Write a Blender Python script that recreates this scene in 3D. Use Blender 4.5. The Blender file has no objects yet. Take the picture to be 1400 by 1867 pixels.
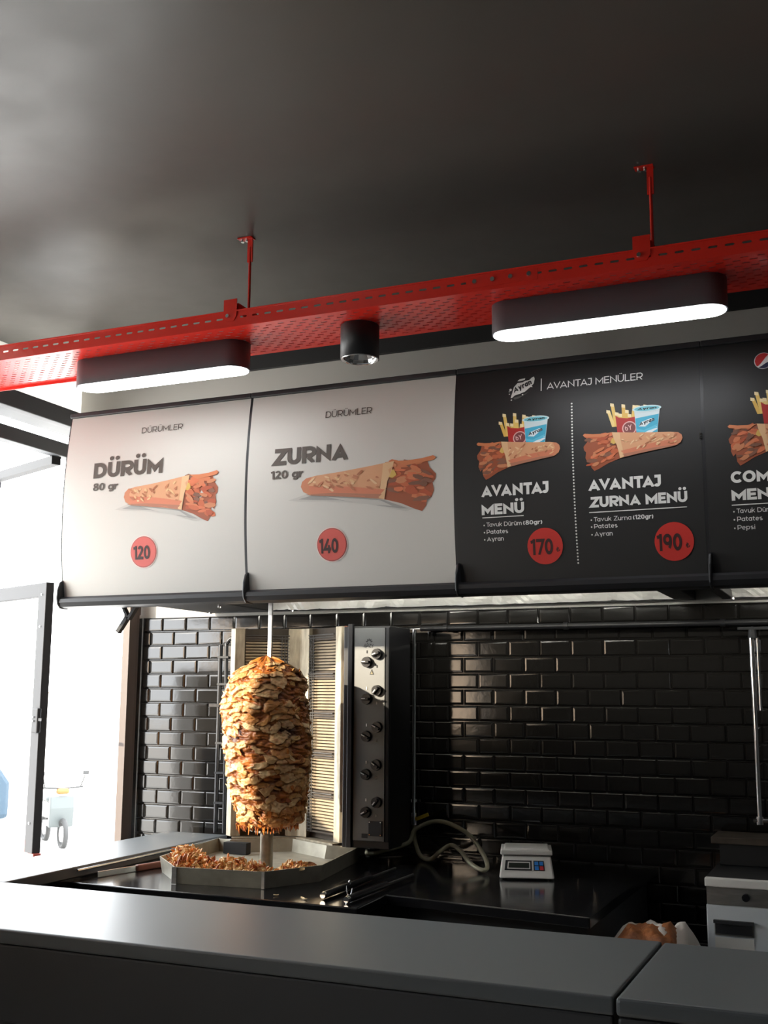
import bpy, bmesh, math, random
import numpy as np
from mathutils import Vector, Matrix
R = math.radians
random.seed(7); rng = np.random.default_rng(11)
scene = bpy.context.scene
C = scene.collection

# ------------------------------------------------------------------ camera, world, sun, exposure
cam = bpy.data.cameras.new('camera'); cam.sensor_fit = 'VERTICAL'; cam.sensor_height = 24.0
cam.lens = 24.0 * 2036.5 / 1867.0; cam.clip_start = 0.05; cam.clip_end = 300
cam_o = bpy.data.objects.new('camera', cam); C.objects.link(cam_o)
cam_o.matrix_world = Matrix.Translation((0, 0, 1.6)) @ (Matrix.Rotation(R(23.483), 4, 'Z')
                     @ Matrix.Rotation(R(90 + 9.332), 4, 'X') @ Matrix.Rotation(R(.318), 4, 'Z'))
scene.camera = cam_o

world = bpy.data.worlds.new('sky'); scene.world = world; world.use_nodes = True
wn = world.node_tree; bg = wn.nodes['Background']
bg.inputs[0].default_value = (0.93, 0.97, 1.0, 1); bg.inputs[1].default_value = 7.0

sun = bpy.data.lights.new('sun', 'SUN'); sun.energy = 5.5; sun.angle = R(.6); sun.color = (1.0, .86, .66)
sun_o = bpy.data.objects.new('sun', sun); C.objects.link(sun_o)
sun_dir = Vector((-1.0, -1.20, .49)).normalized()          # towards the sun
sun_o.rotation_euler = sun_dir.to_track_quat('Z', 'Y').to_euler()

vs = scene.view_settings
scene.display_settings.display_device = 'sRGB'
vs.view_transform = 'Standard'; vs.look = 'None'; vs.gamma = 1; vs.use_curve_mapping = False
vs.exposure = 0.75

# ------------------------------------------------------------------ materials
MATS = {}
def mat(name, col, rough=.5, metal=0.0, bump=0.0, bscale=60, var=0.0, vscale=8, emit=None, estr=0, spec=.5,
        attr=False, alpha=1.0, trans=0.0, coat=0.0, stretch=(1, 1, 1), rvar=0.0, ior=1.5):
    if name in MATS: return MATS[name]
    m = bpy.data.materials.new(name); m.use_nodes = True
    nt = m.node_tree; b = nt.nodes['Principled BSDF']
    b.inputs['Base Color'].default_value = (*col, 1); b.inputs['Roughness'].default_value = rough
    b.inputs['Metallic'].default_value = metal; b.inputs['Specular IOR Level'].default_value = spec
    b.inputs['Coat Weight'].default_value = coat; b.inputs['IOR'].default_value = ior
    if trans: b.inputs['Transmission Weight'].default_value = trans
    if alpha < 1: b.inputs['Alpha'].default_value = alpha
    if emit: b.inputs['Emission Color'].default_value = (*emit, 1); b.inputs['Emission Strength'].default_value = estr
    src = None
    if attr:
        a = nt.nodes.new('ShaderNodeAttribute'); a.attribute_name = 'Col'; src = a.outputs['Color']
        nt.links.new(src, b.inputs['Base Color'])
    if var or bump or rvar:
        tc = nt.nodes.new('ShaderNodeTexCoord'); mp = nt.nodes.new('ShaderNodeMapping')
        mp.inputs['Scale'].default_value = stretch
        nt.links.new(tc.outputs['Object'], mp.inputs['Vector'])
    if var:
        n = nt.nodes.new('ShaderNodeTexNoise'); n.inputs['Scale'].default_value = vscale; n.inputs['Detail'].default_value = 5
        nt.links.new(mp.outputs[0], n.inputs['Vector'])
        mx = nt.nodes.new('ShaderNodeMix'); mx.data_type = 'RGBA'; mx.blend_type = 'MULTIPLY'
        mx.inputs[0].default_value = 1
        rp = nt.nodes.new('ShaderNodeValToRGB')
        rp.color_ramp.elements[0].position = .3; rp.color_ramp.elements[1].position = .7
        rp.color_ramp.elements[0].color = (1 - var,) * 3 + (1,); rp.color_ramp.elements[1].color = (1, 1, 1, 1)
        nt.links.new(n.outputs[0], rp.inputs[0])
        if src is not None: nt.links.new(src, mx.inputs[6])
        else: mx.inputs[6].default_value = (*col, 1)
        nt.links.new(rp.outputs[0], mx.inputs[7]); nt.links.new(mx.outputs[2], b.inputs['Base Color'])
    if rvar:
        n3 = nt.nodes.new('ShaderNodeTexNoise'); n3.inputs['Scale'].default_value = 5; n3.inputs['Detail'].default_value = 6
        nt.links.new(mp.outputs[0], n3.inputs['Vector'])
        mr = nt.nodes.new('ShaderNodeMapRange'); mr.inputs[1].default_value = .3; mr.inputs[2].default_value = .7
        mr.inputs[3].default_value = rough; mr.inputs[4].default_value = rough + rvar
        nt.links.new(n3.outputs[0], mr.inputs[0]); nt.links.new(mr.outputs[0], b.inputs['Roughness'])
    if bump:
        n2 = nt.nodes.new('ShaderNodeTexNoise'); n2.inputs['Scale'].default_value = bscale; n2.inputs['Detail'].default_value = 4
        nt.links.new(mp.outputs[0], n2.inputs['Vector'])
        bp = nt.nodes.new('ShaderNodeBump'); bp.inputs['Strength'].default_value = bump; bp.inputs['Distance'].default_value = .01
        nt.links.new(n2.outputs[0], bp.inputs['Height']); nt.links.new(bp.outputs[0], b.inputs['Normal'])
    MATS[name] = m; return m

M_ceil = mat('ceiling_paint', (.082, .074, .065), .32, bump=.04, bscale=3, rvar=.10)
M_wall = mat('grey_wall_paint', (.46, .445, .41), .7, bump=.04, bscale=40)
M_dark = mat('dark_room_paint', (.10, .098, .095), .7)
M_pier = mat('grey_side_wall_paint', (.42, .41, .39), .7)
M_floor = mat('pale_floor_tile', (.60, .58, .54), .4, var=.15)
M_tile = mat('black_glazed_tile', (.012, .011, .010), .07, bump=.025, bscale=22, rvar=.05, ior=1.56)
M_black = mat('black_powder_coat', (.014, .014, .016), .42)
M_blackm = mat('matte_black', (.008, .008, .009), .6)
M_frame = mat('grey_aluminium_frame', (.028, .029, .032), .55, spec=.25)
M_beam = mat('glare_lightened_beam', (.11, .114, .124), .5)  # lighter copy of the frame colour, street glare put into the tone
M_red = mat('red_powder_coat', (.80, .030, .018), .26, coat=.35, bump=.03, bscale=90)
M_chrome = mat('chrome', (.85, .85, .85), .12, metal=1)
M_steel = mat('brushed_steel', (.52, .52, .50), .33, metal=.9, var=.25, vscale=14, bump=.02, bscale=120, stretch=(1, 1, 6))
M_panel = mat('control_panel_steel', (.16, .165, .165), .5, metal=.95, bump=.02, bscale=8, var=.15, vscale=6)
M_tray = mat('tray_steel', (.40, .37, .29), .5, metal=.3, var=.3, vscale=16, bump=.04, bscale=30)
M_post = mat('heat_stained_steel', (.52, .45, .33), .5, metal=.35, var=.45, vscale=12, stretch=(4, 4, 1))
M_counter = mat('charcoal_countertop', (.108, .117, .121), .42, bump=.04, bscale=400)
M_apron = mat('counter_apron_laminate', (.040, .041, .044), .50, bump=.05, bscale=400)
M_gloss = mat('black_glossy_worktop', (.008, .008, .009), .10, bump=.02, bscale=9, rvar=.08)
M_white = mat('white_plastic', (.72, .71, .66), .35)
M_enamel = mat('white_enamel', (.62, .66, .68), .35)
M_board = mat('white_menu_print', (.60, .578, .53), .5)
M_bboard = mat('black_menu_print', (.014, .0135, .0135), .5)
M_print = mat('printed_ink', (1, 1, 1), .5, attr=True)
M_ink = mat('brown_lettering_ink', (.085, .066, .052), .6)
M_wink = mat('white_lettering_ink', (.78, .77, .74), .5)
M_kink = mat('black_number_ink', (.035, .006, .005), .6)
M_house = mat('dark_grey_lamp_housing', (.11, .115, .125), .38)
M_lamp = mat('light_diffuser', (.9, .9, .9), .5, emit=(.95, .97, 1.0), estr=8)
M_foil_light = mat('added_foil_light', (.9, .9, .85), .5, emit=(1.0, .97, .86), estr=26)  # glow of the strip added to brighten the foil
M_foil = mat('crumpled_foil', (.92, .91, .87), .40, metal=.15)
M_meat = mat('doner_meat', (1, 1, 1), .45, attr=True, bump=.25, bscale=160, var=.22, vscale=70)
M_shred = mat('meat_shreds', (1, 1, 1), .5, attr=True, bump=.3, bscale=120)
M_ceramic = mat('ceramic_radiant', (.40, .32, .215), .75, var=.35, vscale=10)
M_soot = mat('sooty_burner', (.085, .062, .042), .7, var=.5, vscale=12)
M_rust = mat('rusty_panel_edge', (.16, .045, .02), .7)
M_wire = mat('dark_wire', (.10, .095, .09), .45, metal=.6)
M_pipe = mat('meat_stand_pipe', (.33, .29, .23), .4, metal=.7, var=.4, vscale=25)
M_knob = mat('black_knob', (.008, .008, .010), .32)
M_hose = mat('braided_hose', (.36, .34, .24), .4, metal=.5, bump=.5, bscale=260)
M_yellow = mat('yellow_valve', (.92, .66, .06), .45)
M_lcd = mat('lcd_glass', (.03, .035, .03), .2)
M_blue = mat('blue_button', (.03, .22, .65), .4)
M_redb = mat('red_button', (.70, .05, .06), .4)
M_wood = mat('knife_handle', (.20, .055, .03), .4, var=.3, vscale=20)
M_blade = mat('knife_blade', (.78, .79, .80), .22, metal=1)
M_paper = mat('white_wrapping_paper', (.62, .58, .52), .7, bump=.2, bscale=30)
M_glass = mat('clear_glass', (.02, .025, .025), .02, alpha=.06, spec=.5)
M_street = mat('street_paving', (.70, .68, .65), .85, var=.15, vscale=2)
M_facade = mat('pale_facade', (.95, .70, .48), .85, var=.15, vscale=1)
M_facade2 = mat('white_facade', (.75, .73, .70), .85)
M_rubber = mat('black_rubber', (.03, .03, .03), .7)
M_sgrey = mat('scooter_grey_plastic', (.07, .08, .08), .45)
M_sorange = mat('scooter_orange_plastic', (.26, .075, .012), .45)
M_jamb = mat('brown_jamb', (.10, .075, .065), .5)
M_carblue = mat('blue_car_paint', (.012, .035, .06), .4, spec=.3)
M_redpaint = mat('red_paint', (.5, .10, .08), .5)

# ------------------------------------------------------------------ geometry helpers
ORG = {}
class MB:
    def __init__(s): s.v = []; s.f = []; s.c = []; s.sm = []
    def add(s, vs, fs, col=None, smooth=False):
        o = len(s.v); s.v += [tuple(map(float, p)) for p in vs]
        for f in fs: s.f.append([i + o for i in f]); s.c.append(col); s.sm.append(smooth)
        return s
    def box(s, x0, x1, y0, y1, z0, z1, col=None):
        return s.add([(x, y, z) for z in (z0, z1) for y in (y0, y1) for x in (x0, x1)],
                     [(0, 2, 3, 1), (4, 5, 7, 6), (0, 1, 5, 4), (2, 6, 7, 3), (0, 4, 6, 2), (1, 3, 7, 5)], col)
    def obox(s, c, ax, h, col=None):
        c = Vector(c); a = [Vector(x).normalized() * k for x, k in zip(ax, h)]
        return s.add([c + a[0] * i + a[1] * j + a[2] * k for k in (-1, 1) for j in (-1, 1) for i in (-1, 1)],
                     [(0, 2, 3, 1), (4, 5, 7, 6), (0, 1, 5, 4), (2, 6, 7, 3), (0, 4, 6, 2), (1, 3, 7, 5)], col)
    def cyl(s, p0, p1, r0, n=16, r1=None, caps=True, col=None):
        p0 = Vector(p0); p1 = Vector(p1); r1 = r0 if r1 is None else r1
        d = (p1 - p0).normalized(); u = d.orthogonal().normalized(); w = d.cross(u)
        vs = []
        for p, r in ((p0, r0), (p1, r1)):
            vs += [p + (u * math.cos(2 * math.pi * i / n) + w * math.sin(2 * math.pi * i / n)) * r for i in range(n)]
        s.add(vs, [(i, (i + 1) % n, n + (i + 1) % n, n + i) for i in range(n)], col, True)
        if caps: s.add(vs, [tuple(range(n))[::-1], tuple(range(n, 2 * n))], col)
        return s
    def tube(s, pts, r, n=10, col=None):
        pts = [Vector(p) for p in pts]; vs = []; N = len(pts); u = None
        for i, p in enumerate(pts):
            d = (pts[min(i + 1, N - 1)] - pts[max(i - 1, 0)]).normalized()
            u = d.orthogonal().normalized() if u is None else (u - d * u.dot(d)).normalized()
            w = d.cross(u)
            vs += [p + (u * math.cos(2 * math.pi * k / n) + w * math.sin(2 * math.pi * k / n)) * r for k in range(n)]
        fs = [(i * n + k, i * n + (k + 1) % n, (i + 1) * n + (k + 1) % n, (i + 1) * n + k) for i in range(N - 1) for k in range(n)]
        s.add(vs, fs, col, True)
        return s.add(vs, [tuple(range(n))[::-1], tuple(range((N - 1) * n, N * n))], col)
    def prism(s, poly, z0, z1, col=None):
        n = len(poly); vs = [(x, y, z0) for x, y in poly] + [(x, y, z1) for x, y in poly]
        return s.add(vs, [(i, (i + 1) % n, n + (i + 1) % n, n + i) for i in range(n)] + [tuple(range(n))[::-1], tuple(range(n, 2 * n))], col)
    def lathe(s, prof, c, n=28, col=None):
        vs = []
        for r, z in prof: vs += [(c[0] + r * math.cos(2 * math.pi * k / n), c[1] + r * math.sin(2 * math.pi * k / n), c[2] + z) for k in range(n)]
        return s.add(vs, [(i * n + k, i * n + (k + 1) % n, (i + 1) * n + (k + 1) % n, (i + 1) * n + k)
                          for i in range(len(prof) - 1) for k in range(n)], col, True)
    def build(s, name, m, parent=None, bevel=0, loc=None, smooth=None, seg=2):
        if loc is None: loc = ORG[parent.name] if parent else (0, 0, 0)
        o = mesh_obj(name, [(x - loc[0], y - loc[1], z - loc[2]) for x, y, z in s.v], s.f, m)
        sm = s.sm if smooth is None else [smooth] * len(s.f)
        o.data.polygons.foreach_set('use_smooth', sm)
        if any(c is not None for c in s.c):
            at = o.data.color_attributes.new('Col', 'FLOAT_COLOR', 'CORNER'); k = 0
            for f, c in zip(s.f, s.c):
                for _ in f: at.data[k].color = (*c, 1); k += 1
        if parent: o.parent = parent
        else: o.location = loc
        ORG[o.name] = tuple(loc)
        if bevel:
            b = o.modifiers.new('bevel', 'BEVEL'); b.width = bevel; b.segments = seg; b.limit_method = 'ANGLE'; b.angle_limit = R(40)
        return o
def mesh_obj(name, vs, fs, m):
    me = bpy.data.meshes.new(name); me.from_pydata([tuple(v) for v in vs], [], fs); me.validate(); me.update()
    if m: me.materials.append(m)
    o = bpy.data.objects.new(name, me); C.objects.link(o); return o
def recalc(o):
    bm = bmesh.new(); bm.from_mesh(o.data); bmesh.ops.recalc_face_normals(bm, faces=bm.faces); bm.to_mesh(o.data); bm.free()
def thing(name, label, cat, loc, group=None):
    o = bpy.data.objects.new(name, None); o.empty_display_size = .05; C.objects.link(o); o.location = loc
    o['label'] = label; o['category'] = cat
    if group: o['group'] = group
    ORG[o.name] = tuple(loc); return o
def tag(o, label, cat, group=None, kind=None):
    o['label'] = label; o['category'] = cat
    if group: o['group'] = group
    if kind: o['kind'] = kind
    return o
def struct(name, mb, m, label=None, parent=None, bevel=0, cat=None):
    o = mb.build(name, m, parent, bevel)
    if not parent:
        o['kind'] = 'structure'
        if label: o['label'] = label
        if cat: o['category'] = cat
    return o
def catmull(pts, k=8):
    P = [Vector(p) for p in pts]; out = []
    for i in range(len(P) - 1):
        a, b, c, d = P[max(i - 1, 0)], P[i], P[i + 1], P[min(i + 2, len(P) - 1)]
        for j in range(k):
            t = j / k
            out.append(.5 * ((2 * b) + (c - a) * t + (2 * a - 5 * b + 4 * c - d) * t * t + (3 * b - a - 3 * c + d) * t ** 3))
    return out + [P[-1]]

# ================================================================== THE SETTING
XL = -3.75; YW = 4.8; ZC_ = 3.338; XF = -3.9; XR = 3.2; YF = -3.5
struct('floor', MB().box(XL, XR, YF, YW, -.1, 0), M_floor, 'pale tiled shop floor', cat='floor')
struct('ceiling', MB().box(XF - .1, XR, YF, YW + .1, ZC_, ZC_ + .12), M_ceil, 'dark grey painted ceiling, lighter towards the street', cat='ceiling')
# back wall: painted plaster above a black bevelled tile field of 30 x 60 cm plates with pressed brick relief
struct('wall_back', MB().box(-3.49, XR, YW + .012, YW + .14, 0, 2.35).box(XF, XR, YW, YW + .14, 2.35, ZC_), M_wall, 'grey painted back wall above and behind the tiles', cat='wall')
tb = MB(); RW, CW = .0711, .1408; z_top = 1.986  # wall, tile, jamb and pipe coordinates scaled about the camera, baked in as literals
for i in range(28):
    z1 = z_top - i * RW; z0 = z1 - RW
    off = 0 if i % 2 == 1 else CW / 2
    k0 = int((-3.434 - (-1.268)) / CW) - 2
    for k in range(k0, 31):
        xa = -1.268 + off + k * CW; xb = xa + CW
        xa = max(xa, -3.434); xb = min(xb, XR)
        if xb - xa < .012: continue
        g = .0012; gl = .002 if (i % 4 == 3 or i == 0) else g
        X0, X1, Z0, Z1 = xa + g, xb - g, z0 + (.0022 if (i % 4 == 0) else g), z1 - gl
        bo, bi = min(.005, (X1 - X0) / 6), min(.011, (X1 - X0) / 3); d1 = .0045
        q1, q2 = d1 + random.uniform(.00035, .00068), random.uniform(-.0003, .0003)      # cushion edge: steep rim, then a gentle roll to the flat face
        def ring(b, y): return [(X0 + b, y, Z0 + b), (X1 - b, y, Z0 + b), (X1 - b, y, Z1 - b), (X0 + b, y, Z1 - b)]
        vs = ring(0, YW) + ring(bo, YW - d1) + [(x, YW - q1 + (q2 if k in (1, 2) else -q2) * .5, z) for k, (x, y, z) in enumerate(ring(bi, 0))]
        fs = []
        for a in (0, 4): fs += [(a + k, a + (k + 1) % 4, a + 4 + (k + 1) % 4, a + 4 + k) for k in range(4)]
        tb.add(vs, fs + [(8, 9, 10, 11)])
tb.add([(-3.434, YW + .0015, .0), (XR, YW + .0015, .0), (XR, YW + .0015, z_top), (-3.434, YW + .0015, z_top)], [(0, 1, 2, 3)])
struct('trim_1', tb, M_tile, 'black bevelled metro tile field on the back wall', cat='tiles')
struct('trim_2', MB().box(XL, XR, 4.775, 4.80, 3.235, ZC_), M_blackm, 'black cornice along the top of the back wall', cat='trim')
# left side: wall band over the open shop front, low sill at the street window; unseen pier and low wall added to block sun
struct('wall_left_pier', MB().box(XL - .15, XL, YF, -1.7, 0, 3.0).box(XL - .15, XL, -1.7, .3, 0, 1.30).box(XL - .15, XL, -1.7, .3, 2.2, 3.0).box(XL - .15, XL, .3, 1.99, 0, 3.0).box(XL - .15, XL, 1.99, 3.78, 0, 1.75),
       M_pier, 'grey wall with a street window left of the customer, unseen pier and low wall added to block sun', cat='wall')
def translucent(name, col, t):
    m = bpy.data.materials.new(name); m.use_nodes = True; nt = m.node_tree; nt.nodes.remove(nt.nodes['Principled BSDF'])
    d = nt.nodes.new('ShaderNodeBsdfDiffuse'); tr = nt.nodes.new('ShaderNodeBsdfTranslucent'); mx = nt.nodes.new('ShaderNodeMixShader')
    n = nt.nodes.new('ShaderNodeTexNoise'); n.inputs['Scale'].default_value = 2; rp = nt.nodes.new('ShaderNodeValToRGB')
    rp.color_ramp.elements[0].color = tuple(c * .94 for c in col) + (1,); rp.color_ramp.elements[1].color = (*col, 1)
    nt.links.new(n.outputs[0], rp.inputs[0]); nt.links.new(rp.outputs[0], d.inputs[0]); nt.links.new(rp.outputs[0], tr.inputs[0])
    mx.inputs[0].default_value = t; nt.links.new(d.outputs[0], mx.inputs[1]); nt.links.new(tr.outputs[0], mx.inputs[2])
    nt.links.new(mx.outputs[0], nt.nodes['Material Output'].inputs[0]); return m
M_band = translucent('translucent_fascia', (.66, .64, .59), .30)  # translucency put in so daylight brightens the band and the ceiling
band = MB(); band.add([(XF, YF, 3.0), (XF, YW, 3.0), (XF, YW, ZC_), (XF, YF, ZC_)], [(0, 1, 2, 3)])
struct('wall_left', band, M_band, 'pale fascia band above the open shop front on the left, translucency added to brighten it', cat='wall')
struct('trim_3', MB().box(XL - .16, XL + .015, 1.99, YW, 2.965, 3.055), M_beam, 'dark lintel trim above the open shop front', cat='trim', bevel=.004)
struct('wall_right', MB().box(XR, XR + .15, YF, YW, 0, ZC_), M_dark, 'dark wall on the right', cat='wall')
struct('wall_front', MB().box(XL, XR, YF - .15, YF, 0, ZC_), M_dark, 'dark wall behind the customer', cat='wall')
struct('trim_4', MB().box(-3.49, -3.451, 4.71, YW, 0, 2.34), M_jamb, 'brown door jamb at the left end of the tiles', cat='trim')
struct('trim_5', MB().box(-3.450, -3.436, 4.77, YW - .004, 0, 2.0), M_chrome, 'bright metal edge strip beside the tiles', cat='trim')
# shop front frame: transom beam, outward beam, posts
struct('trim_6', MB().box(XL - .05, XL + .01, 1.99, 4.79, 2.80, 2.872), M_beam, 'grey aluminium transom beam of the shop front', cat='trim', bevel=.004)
O = Vector((XL, 4.45, 0)); U = Vector((-.927, .375, 0)).normalized(); Nn = Vector((.375, .927, 0)).normalized(); Zv = Vector((0, 0, 1))
def along(u, z, n=0.0): return O + U * u + Nn * n + Zv * z
struct('trim_7', MB().obox(along(.37, 2.775), (U, Nn, Zv), (.36, .025, .022)), M_frame, 'thin beam from the transom out to the corner post', cat='trim')
struct('trim_8', MB().obox(along(.80, 1.37), (U, Nn, Zv), (.035, .035, 1.385)).obox(along(.76, 2.77), (U, Nn, Zv), (.05, .045, .04)),
       M_frame, 'aluminium corner post of the shop front', cat='trim')
struct('window_1', MB().box(XL - .03, XL - .02, 2.0, 4.78, 2.88, 2.96), M_glass, 'narrow glass strip above the transom', cat='window')
# added unseen panel, edge cut to keep sun off the boards but on the grill
edge_ = [(3.30, 2.23), (3.08, 2.31), (2.83, 2.42), (2.43, 2.60), (2.09, 2.75), (1.65, 2.92), (1.65, 3.12), (3.30, 3.12)]; ne = len(edge_)
aw = MB(); aw.add([(x, y, z) for x in (-3.93, -3.92) for y, z in edge_], [tuple(range(ne)), tuple(range(ne, 2 * ne))[::-1]] + [(i, ne + i, ne + (i + 1) % ne, (i + 1) % ne) for i in range(ne)])
struct('sun_blocker_slab', MB().box(-5.9, -3.9, -2.4, .7, 2.30, 2.36), M_blackm, 'flat sun blocker added out of view over the street window', cat='canopy')  # added out of view, keeps sun through the street window off the counter
struct('sun_blocker_wing', aw, M_blackm, 'black sun blocker added out of view outside the shop front', cat='sun blocker')
# street
struct('street_pavement', MB().box(-60, XL - .15, -60, 60, -.3, -.12), M_street, 'sunlit street outside the shop', cat='street')

# swung sash leaf with lock, at the left edge
sash = thing('door_leaf', 'grey aluminium framed glass leaf with a lock, swung open on the left', 'door', along(0, .84))
W_ = .75
MB().obox(along(.04, 1.495), (U, Nn, Zv), (.04, .022, .655)).build('stile', M_frame, sash, .003)
MB().obox(along(W_ - .03, 1.495), (U, Nn, Zv), (.03, .022, .655)).build('stile', M_frame, sash, .003)
MB().obox(along(W_ / 2, 2.115), (U, Nn, Zv), (W_ / 2 - .07, .02, .035)).build('top_rail', M_frame, sash, .003)
MB().obox(along(W_ / 2, .872), (U, Nn, Zv), (W_ / 2 - .07, .02, .032)).build('bottom_rail', M_redpaint, sash, .003)['label'] = 'reddish bottom rail'
MB().obox(along(W_ / 2, 1.49), (U, Nn, Zv), (W_ / 2 - .075, .003, .595)).build('glass_pane', M_glass, sash)
lk = MB().obox(along(.012, 1.47, -.03), (U, Nn, Zv), (.028, .012, .06)).build('lock_case', M_frame, sash, .006)
MB().obox(along(-.028, 1.475, -.03), (U, Nn, Zv), (.022, .006, .007)).build('latch', M_blackm, lk)
MB().obox(along(.025, 1.487, -.045), (U, Nn, Zv), (.014, .004, .004)).obox(along(.025, 1.468, -.045), (U, Nn, Zv), (.014, .004, .004)).build('keyhole_plate', M_chrome, lk)
for z in (2.09, 1.93, .98):
    MB().cyl(along(.04, z, -.021), along(.04, z, -.026), .006, 10).build('screw', M_chrome, sash)
MB().obox(along(.02, .825), (U, Nn, Zv), (.03, .02, .015)).build('foot', M_redpaint, sash)['label'] = 'small red foot'

# ================================================================== CEILING: red cable tray and lights
def slot_plate(mb, org, ua, va, nu, nv, pu, pv, lu, lv, stag, margin=0.0):
    """plate with real slotted holes: nu x nv cells of pu x pv with slots lu x lv"""
    org = Vector(org); ua = Vector(ua); va = Vector(va)
    for j in range(nv):
        for i in range(nu):
            c = org + ua * ((i + .5) * pu) + va * ((j + .5) * pv)
            sh = (pu * .25 if j % 2 else -pu * .25) if stag else 0
            out = [(-pu / 2, -pv / 2), (0, -pv / 2), (pu / 2, -pv / 2), (pu / 2, 0), (pu / 2, pv / 2), (0, pv / 2), (-pu / 2, pv / 2), (-pu / 2, 0)]
            a, b = lu / 2, lv / 2
            inn = [(-a + b + sh, -b), (sh, -b), (a - b + sh, -b), (a + sh, 0), (a - b + sh, b), (sh, b), (-a + b + sh, b), (-a + sh, 0)]
            vs = [c + ua * x + va * y for x, y in out] + [c + ua * x + va * y for x, y in inn]
            mb.add(vs, [(k, (k + 1) % 8, 8 + (k + 1) % 8, 8 + k) for k in range(8)])
TX0, TX1 = -3.72, 1.38; TY0, TY1, TZ = 3.43, 3.77, 2.95
tray = thing('cable_tray', 'red perforated cable tray hanging under the ceiling along the counter', 'cable tray', ((TX0 + TX1) / 2, 3.6, TZ))
def solid(o, t):
    m = o.modifiers.new('solidify', 'SOLIDIFY'); m.thickness = t; m.offset = 0; return o
n_c = int((TX1 - TX0) / .051)
mb = MB(); slot_plate(mb, (TX0, TY0 + .02, TZ), (1, 0, 0), (0, 1, 0), n_c, 12, .051, .025, .026, .0075, True)
mb.add([(TX0, TY0, TZ), (TX1, TY0, TZ), (TX1, TY0 + .02, TZ), (TX0, TY0 + .02, TZ)], [(0, 1, 2, 3)])
mb.add([(TX0, TY0 + .32, TZ), (TX1, TY0 + .32, TZ), (TX1, TY1, TZ), (TX0, TY1, TZ)], [(0, 1, 2, 3)])
solid(mb.build('perforated_base', M_red, tray), .0016)
for nm, y in (('front_flange', TY0), ('back_flange', TY1)):
    mb = MB(); slot_plate(mb, (TX0, y, TZ + .024), (1, 0, 0), (0, 0, 1), n_c, 1, .051, .020, .030, .0075, False)
    mb.add([(TX0, y, TZ), (TX1, y, TZ), (TX1, y, TZ + .024), (TX0, y, TZ + .024)], [(0, 1, 2, 3)])
    mb.add([(TX0, y, TZ + .044), (TX1, y, TZ + .044), (TX1, y, TZ + .06), (TX0, y, TZ + .06)], [(0, 1, 2, 3)])
    mb.box(TX0, TX1, y - .004, y + .004, TZ + .058, TZ + .062)
    solid(mb.build(nm, M_red, tray), .0016)
MB().box(TX0, -3.05, TY1 - .004, TY1 + .004, TZ - .012, TZ - .001).build('joint_strip', M_red, tray)
MB().box(-1.19, -.94, TY0 - .003, TY0 - .001, TZ + .012, TZ + .05).build('splice_plate', M_red, tray)
for x in (-1.159, -1.096, -1.033, -.969):
    MB().lathe([(.0001, .009), (.005, .008), (.008, .003), (.008, 0)], (0, 0, 0), 12)
    b = MB(); b.cyl((x, TY0 - .002, TZ + .034), (x, TY0 - .008, TZ + .034), .010, 12, .0075).build('bolt', M_chrome, tray)

for i, (x, lab) in enumerate(((-2.10, 'red threaded ceiling hanger above the left linear light'), (-.58, 'red threaded ceiling hanger above the right linear light'))):
    h = thing('ceiling_hanger', lab, 'hanger', (x, 3.53, ZC_), 'hangers of the cable tray')
    ya = 3.53
    MB().cyl((x, ya, 3.03), (x, ya, ZC_ - .04), .0055, 10).build('threaded_rod', M_red, h)
    MB().box(x - .011, x + .011, ya - .003, ya + .003, ZC_ - .10, ZC_ - .002).build('strap', M_red, h)
    MB().box(x - .05, x + .012, ya - .015, ya + .015, ZC_ - .005, ZC_ - .0005).build('ceiling_plate', M_red, h)
    for q in (-.035, -.015):
        MB().cyl((x + q, ya, ZC_ - .005), (x + q, ya, ZC_ - .015), .007, 8).build('bolt', M_chrome, h)
    poly = [(-.028, .11), (.028, .11), (.028, .045), (.016, .025), (-.016, .025), (-.028, .045)]
    xb = x - .018; zb = TZ - .004
    mb = MB(); vs = [(xb + a, TY0 - .0045, zb + c) for a, c in poly] + [(xb + a, TY0 - .0015, zb + c) for a, c in poly]
    mb.add(vs, [tuple(range(6)), tuple(range(6, 12))[::-1]] + [(k, 6 + k, 6 + (k + 1) % 6, (k + 1) % 6) for k in range(6)])
    mb.build('side_plate', M_red, h)
    MB().box(xb + .005, xb + .033, TY0, TY1, 3.035, 3.039).box(xb + .005, xb + .008, TY0, TY1, 3.015, 3.039).build('cross_channel', M_red, h)
    MB().cyl((xb - .008, TY0 - .004, zb + .045), (xb - .008, TY0 - .013, zb + .045), .009, 10, .007).build('bolt', M_chrome, h)

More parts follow.
